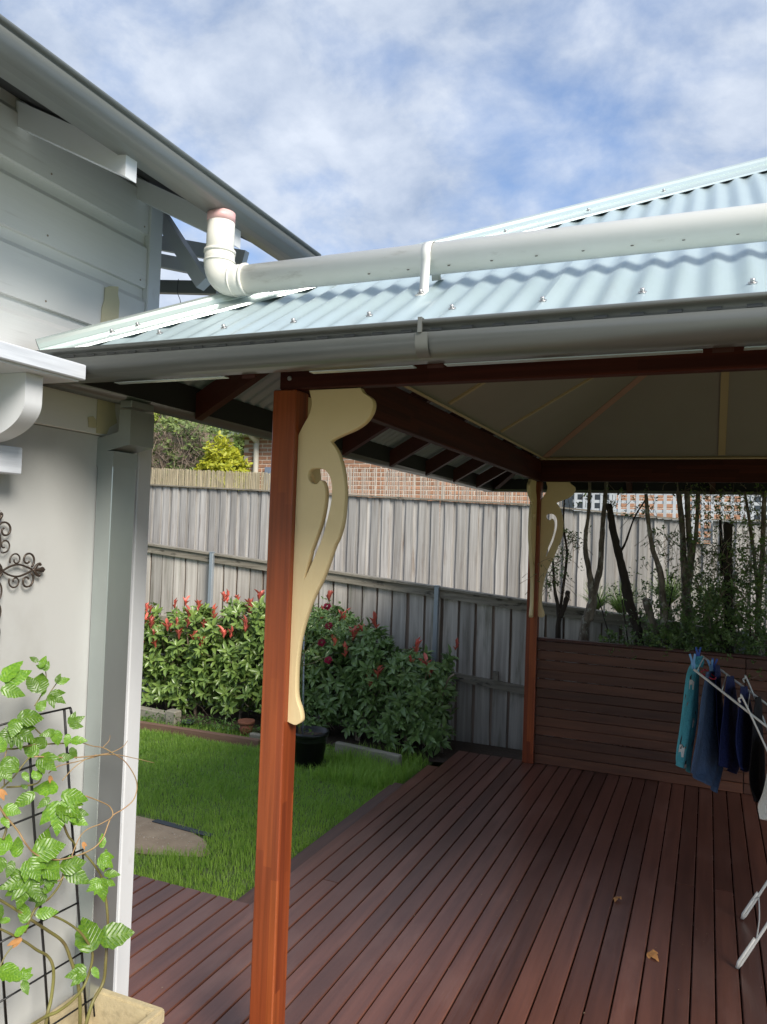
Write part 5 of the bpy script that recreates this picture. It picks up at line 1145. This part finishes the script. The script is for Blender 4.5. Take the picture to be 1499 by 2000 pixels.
teal, TS = sheet('pyjama_shorts', [(1349, 1296, AN, 1366, 1298, AN+.16), (1343, 1310, AN, 1367, 1318, AN+.18), (1338, 1340, AN, 1368, 1345, AN+.2), (1332, 1385, AN, 1366, 1392, AN+.2), (1327, 1430, AN, 1361, 1432, AN+.2), (1320, 1475, AN, 1354, 1476, AN+.2), (1319, 1491, AN, 1349, 1509, AN+.2)], 'teal', 'teal cotton shorts printed with dogs hanging at the end of the airer', 'shorts', ripple=.004, seed=3)
# printed dogs: small flat shapes lying on the cloth
def printed(S, host, cx_, cy_, k, flip, parts):
    for pts, mat in parts:
        P = []
        for x, y in pts:
            u = cx_ + flip*(x-.5)*k*1.25; v = cy_ + (y-.5)*k*.42; p = S(min(.99, max(.01, u)), min(.995, max(.005, v))); P.append(p + (CAM-p).normalized()*.0035)
        if len(P) > 2: MB().add(P, [tuple(range(len(P)))]).build('dog_print', M[mat], host)
DOG = [([(.25, .45), (.55, .42), (.70, .55), (.68, .98), (.58, .98), (.55, .72), (.42, .74), (.40, .98), (.30, .98), (.22, .65)], 'dogw'), ([(.30, .42), (.55, .40), (.66, .52), (.55, .60), (.35, .58)], 'dogb'), ([(.12, .10), (.20, .02), (.26, .12), (.40, .12), (.46, .02), (.52, .14), (.50, .36), (.36, .46), (.18, .38)], 'dogb'), ([(.26, .16), (.36, .16), (.38, .36), (.32, .44), (.24, .36)], 'dogw'), ([(.70, .52), (.84, .34), (.88, .38), (.74, .60)], 'dogt')]
for cx_, cy_, k, fl_ in ((.42, .27, .40, 1), (.78, .33, .32, -1), (.22, .46, .34, 1), (.74, .56, .34, -1), (.30, .76, .42, 1), (.82, .78, .36, -1), (.62, .94, .38, 1)): printed(TS, teal, cx_, cy_, k, fl_, DOG)
sheet('collar_cloth', [(1358, 1283, AF-.1, 1374, 1281, AF), (1357, 1292, AF-.1, 1375, 1292, AF), (1362, 1303, AF-.1, 1372, 1302, AF)], 'teal', 'back edge of a teal garment pegged to the far rail of the airer', 'garment', ripple=.002, seed=9)
sheet('towel', [(1378, 1312, AN+.05, 1402, 1310, AF-.05), (1374, 1340, AN+.05, 1406, 1335, AF-.05), (1368, 1380, AN+.05, 1410, 1380, AF-.05), (1362, 1430, AN+.05, 1410, 1430, AF-.08), (1355, 1475, AN+.05, 1412, 1478, AF-.1), (1349, 1507, AN+.05, 1417, 1495, AF-.1), (1349, 1511, AN+.05, 1402, 1548, AN+.2)], 'denim', 'slate blue towel hanging beside the teal shorts', 'towel', ripple=.005, seed=4)
sheet('towel', [(1396, 1296, AN+.2, 1406, 1300, AF), (1397, 1330, AN+.2, 1410, 1335, AF), (1400, 1400, AN+.2, 1416, 1400, AF), (1404, 1470, AN+.2, 1424, 1480, AF)], 'navy', 'dark navy towel hanging just behind the slate blue towel', 'towel', ripple=.004, seed=8)
sheet('navy_shirt', [(1422, 1321, AN+.12, 1432, 1320, AF), (1418, 1345, AN+.12, 1436, 1345, AF), (1414, 1400, AN+.12, 1440, 1395, AF), (1412, 1450, AN+.12, 1444, 1445, AF), (1410, 1490, AN+.12, 1446, 1485, AF), (1412, 1495, AN+.12, 1436, 1512, AF)], 'navy', 'navy garment hanging second along the airer', 'garment', ripple=.006, seed=5)
sheet('navy_shirt', [(1450, 1341, AN+.12, 1459, 1340, AF), (1448, 1365, AN+.12, 1464, 1365, AF), (1443, 1420, AN+.12, 1470, 1410, AF), (1442, 1465, AN+.12, 1470, 1455, AF), (1444, 1490, AN+.12, 1464, 1500, AF), (1448, 1500, AN+.12, 1456, 1508, AF)], 'navy', 'navy garment hanging third along the airer beyond the white strut', 'garment', ripple=.006, seed=6)
sheet('black_trousers', [(1476, 1362, AN+.1, 1487, 1360, AF), (1472, 1400, AN+.1, 1492, 1395, AF), (1466, 1470, AN+.1, 1495, 1460, AF), (1464, 1530, AN+.1, 1496, 1520, AF), (1478, 1565, AN+.1, 1496, 1570, AF)], 'black', 'black garment hanging near the right edge of the picture', 'garment', ripple=.006, seed=7)
sheet('white_shirt', [(1512, 1440, AN+.02, 1540, 1430, AF), (1500, 1500, AN+.02, 1540, 1490, AF), (1492, 1550, AN+.02, 1540, 1540, AF), (1485, 1576, AN+.02, 1540, 1590, AF), (1492, 1600, AN+.02, 1540, 1605, AF)], 'offwhite', 'off white garment at the right edge hanging lowest on the airer', 'garment', ripple=.005, seed=10)
def peg(px, py, Y, mat, label, rot=0.):
    c = atY(px, py, Y); o = MB()
    for s in (-1, 1):
        P = [Vector((s*.003, 0, -.032)), Vector((s*.0045, 0, -.012)), Vector((s*.004, 0, .0)), Vector((s*.011, 0, .034))]
        rt = Matrix.Rotation(rot, 3, 'Y'); P = [c + rt @ p for p in P]
        for i in range(3): o.beam(P[i], P[i+1], .009, .005, (0, 1, 0))
    p_ = o.build('clothes_peg', M[mat]); tag(p_, label, 'clothes peg', 'clothes pegs on the airer')
peg(1354, 1292, AN, 'peg1', 'light blue peg gripping the teal shorts on the near rail', -.1); peg(1364, 1277, AF, 'peg2', 'dark blue peg standing highest at the far end rail'); peg(1395, 1299, AF-.02, 'peg2', 'dark blue peg holding the towel on the far rail', .1); peg(1389, 1302, AF-.06, 'peg1', 'blue peg half hidden beside the towel peg', -.15)
tag(MB().tube(smooth_path([atY(1371, 1312, AN+.2), atY(1378, 1308, AN+.25), (atY(1392, 1318, AN+.25)), atY(1398, 1324, AN+.2), atY(1392, 1326, AN+.2), atY(1372, 1316, AN+.2)], 5), .0035, 6).build('red_hanger', M['peg3']), 'small red plastic hanger between the rails of the airer', 'hanger')

# ------------------------------------------------------------------ fallen leaves and crumbs on the deck
dlm = lobed([(0, 1, .26), (.9, .6, .22), (-.8, .7, .2)], 21); dlm.materials.clear(); dlm.materials.append(M['dryleaf'])
for px, py, s, lb in ((1208, 1752, .050, 'small curled tan leaf lying mid deck'), (1270, 1860, .060, 'crumpled orange tan leaf lying on the near deck boards')):
    c = atZ(px, py, .012); o = inst('fallen_leaf', dlm, None, Matrix.Translation(c) @ Matrix.Rotation(rnd.uniform(0, 6), 4, 'Z') @ Matrix.Rotation(.3, 4, 'X') @ Matrix.Diagonal((s, s, s*1.2, 1))); tag(o, lb, 'leaf')
cr = MB()
for i in range(170):
    x = rnd.uniform(-2.0, .9); y = rnd.uniform(2.3, 6.3); r = rnd.uniform(.0015, .005); a = rnd.uniform(0, 3.14)
    cr.add([(x+r*math.cos(a), y+r*math.sin(a), .0025), (x+r*math.cos(a+2), y+r*math.sin(a+2), .0022), (x+r*math.cos(a+4), y+r*math.sin(a+4), .004)], [(0, 1, 2)])
tag(cr.build('deck_crumbs', M['dirt']), 'tiny pale crumbs of leaf litter scattered on the deck', 'litter', kind='stuff')
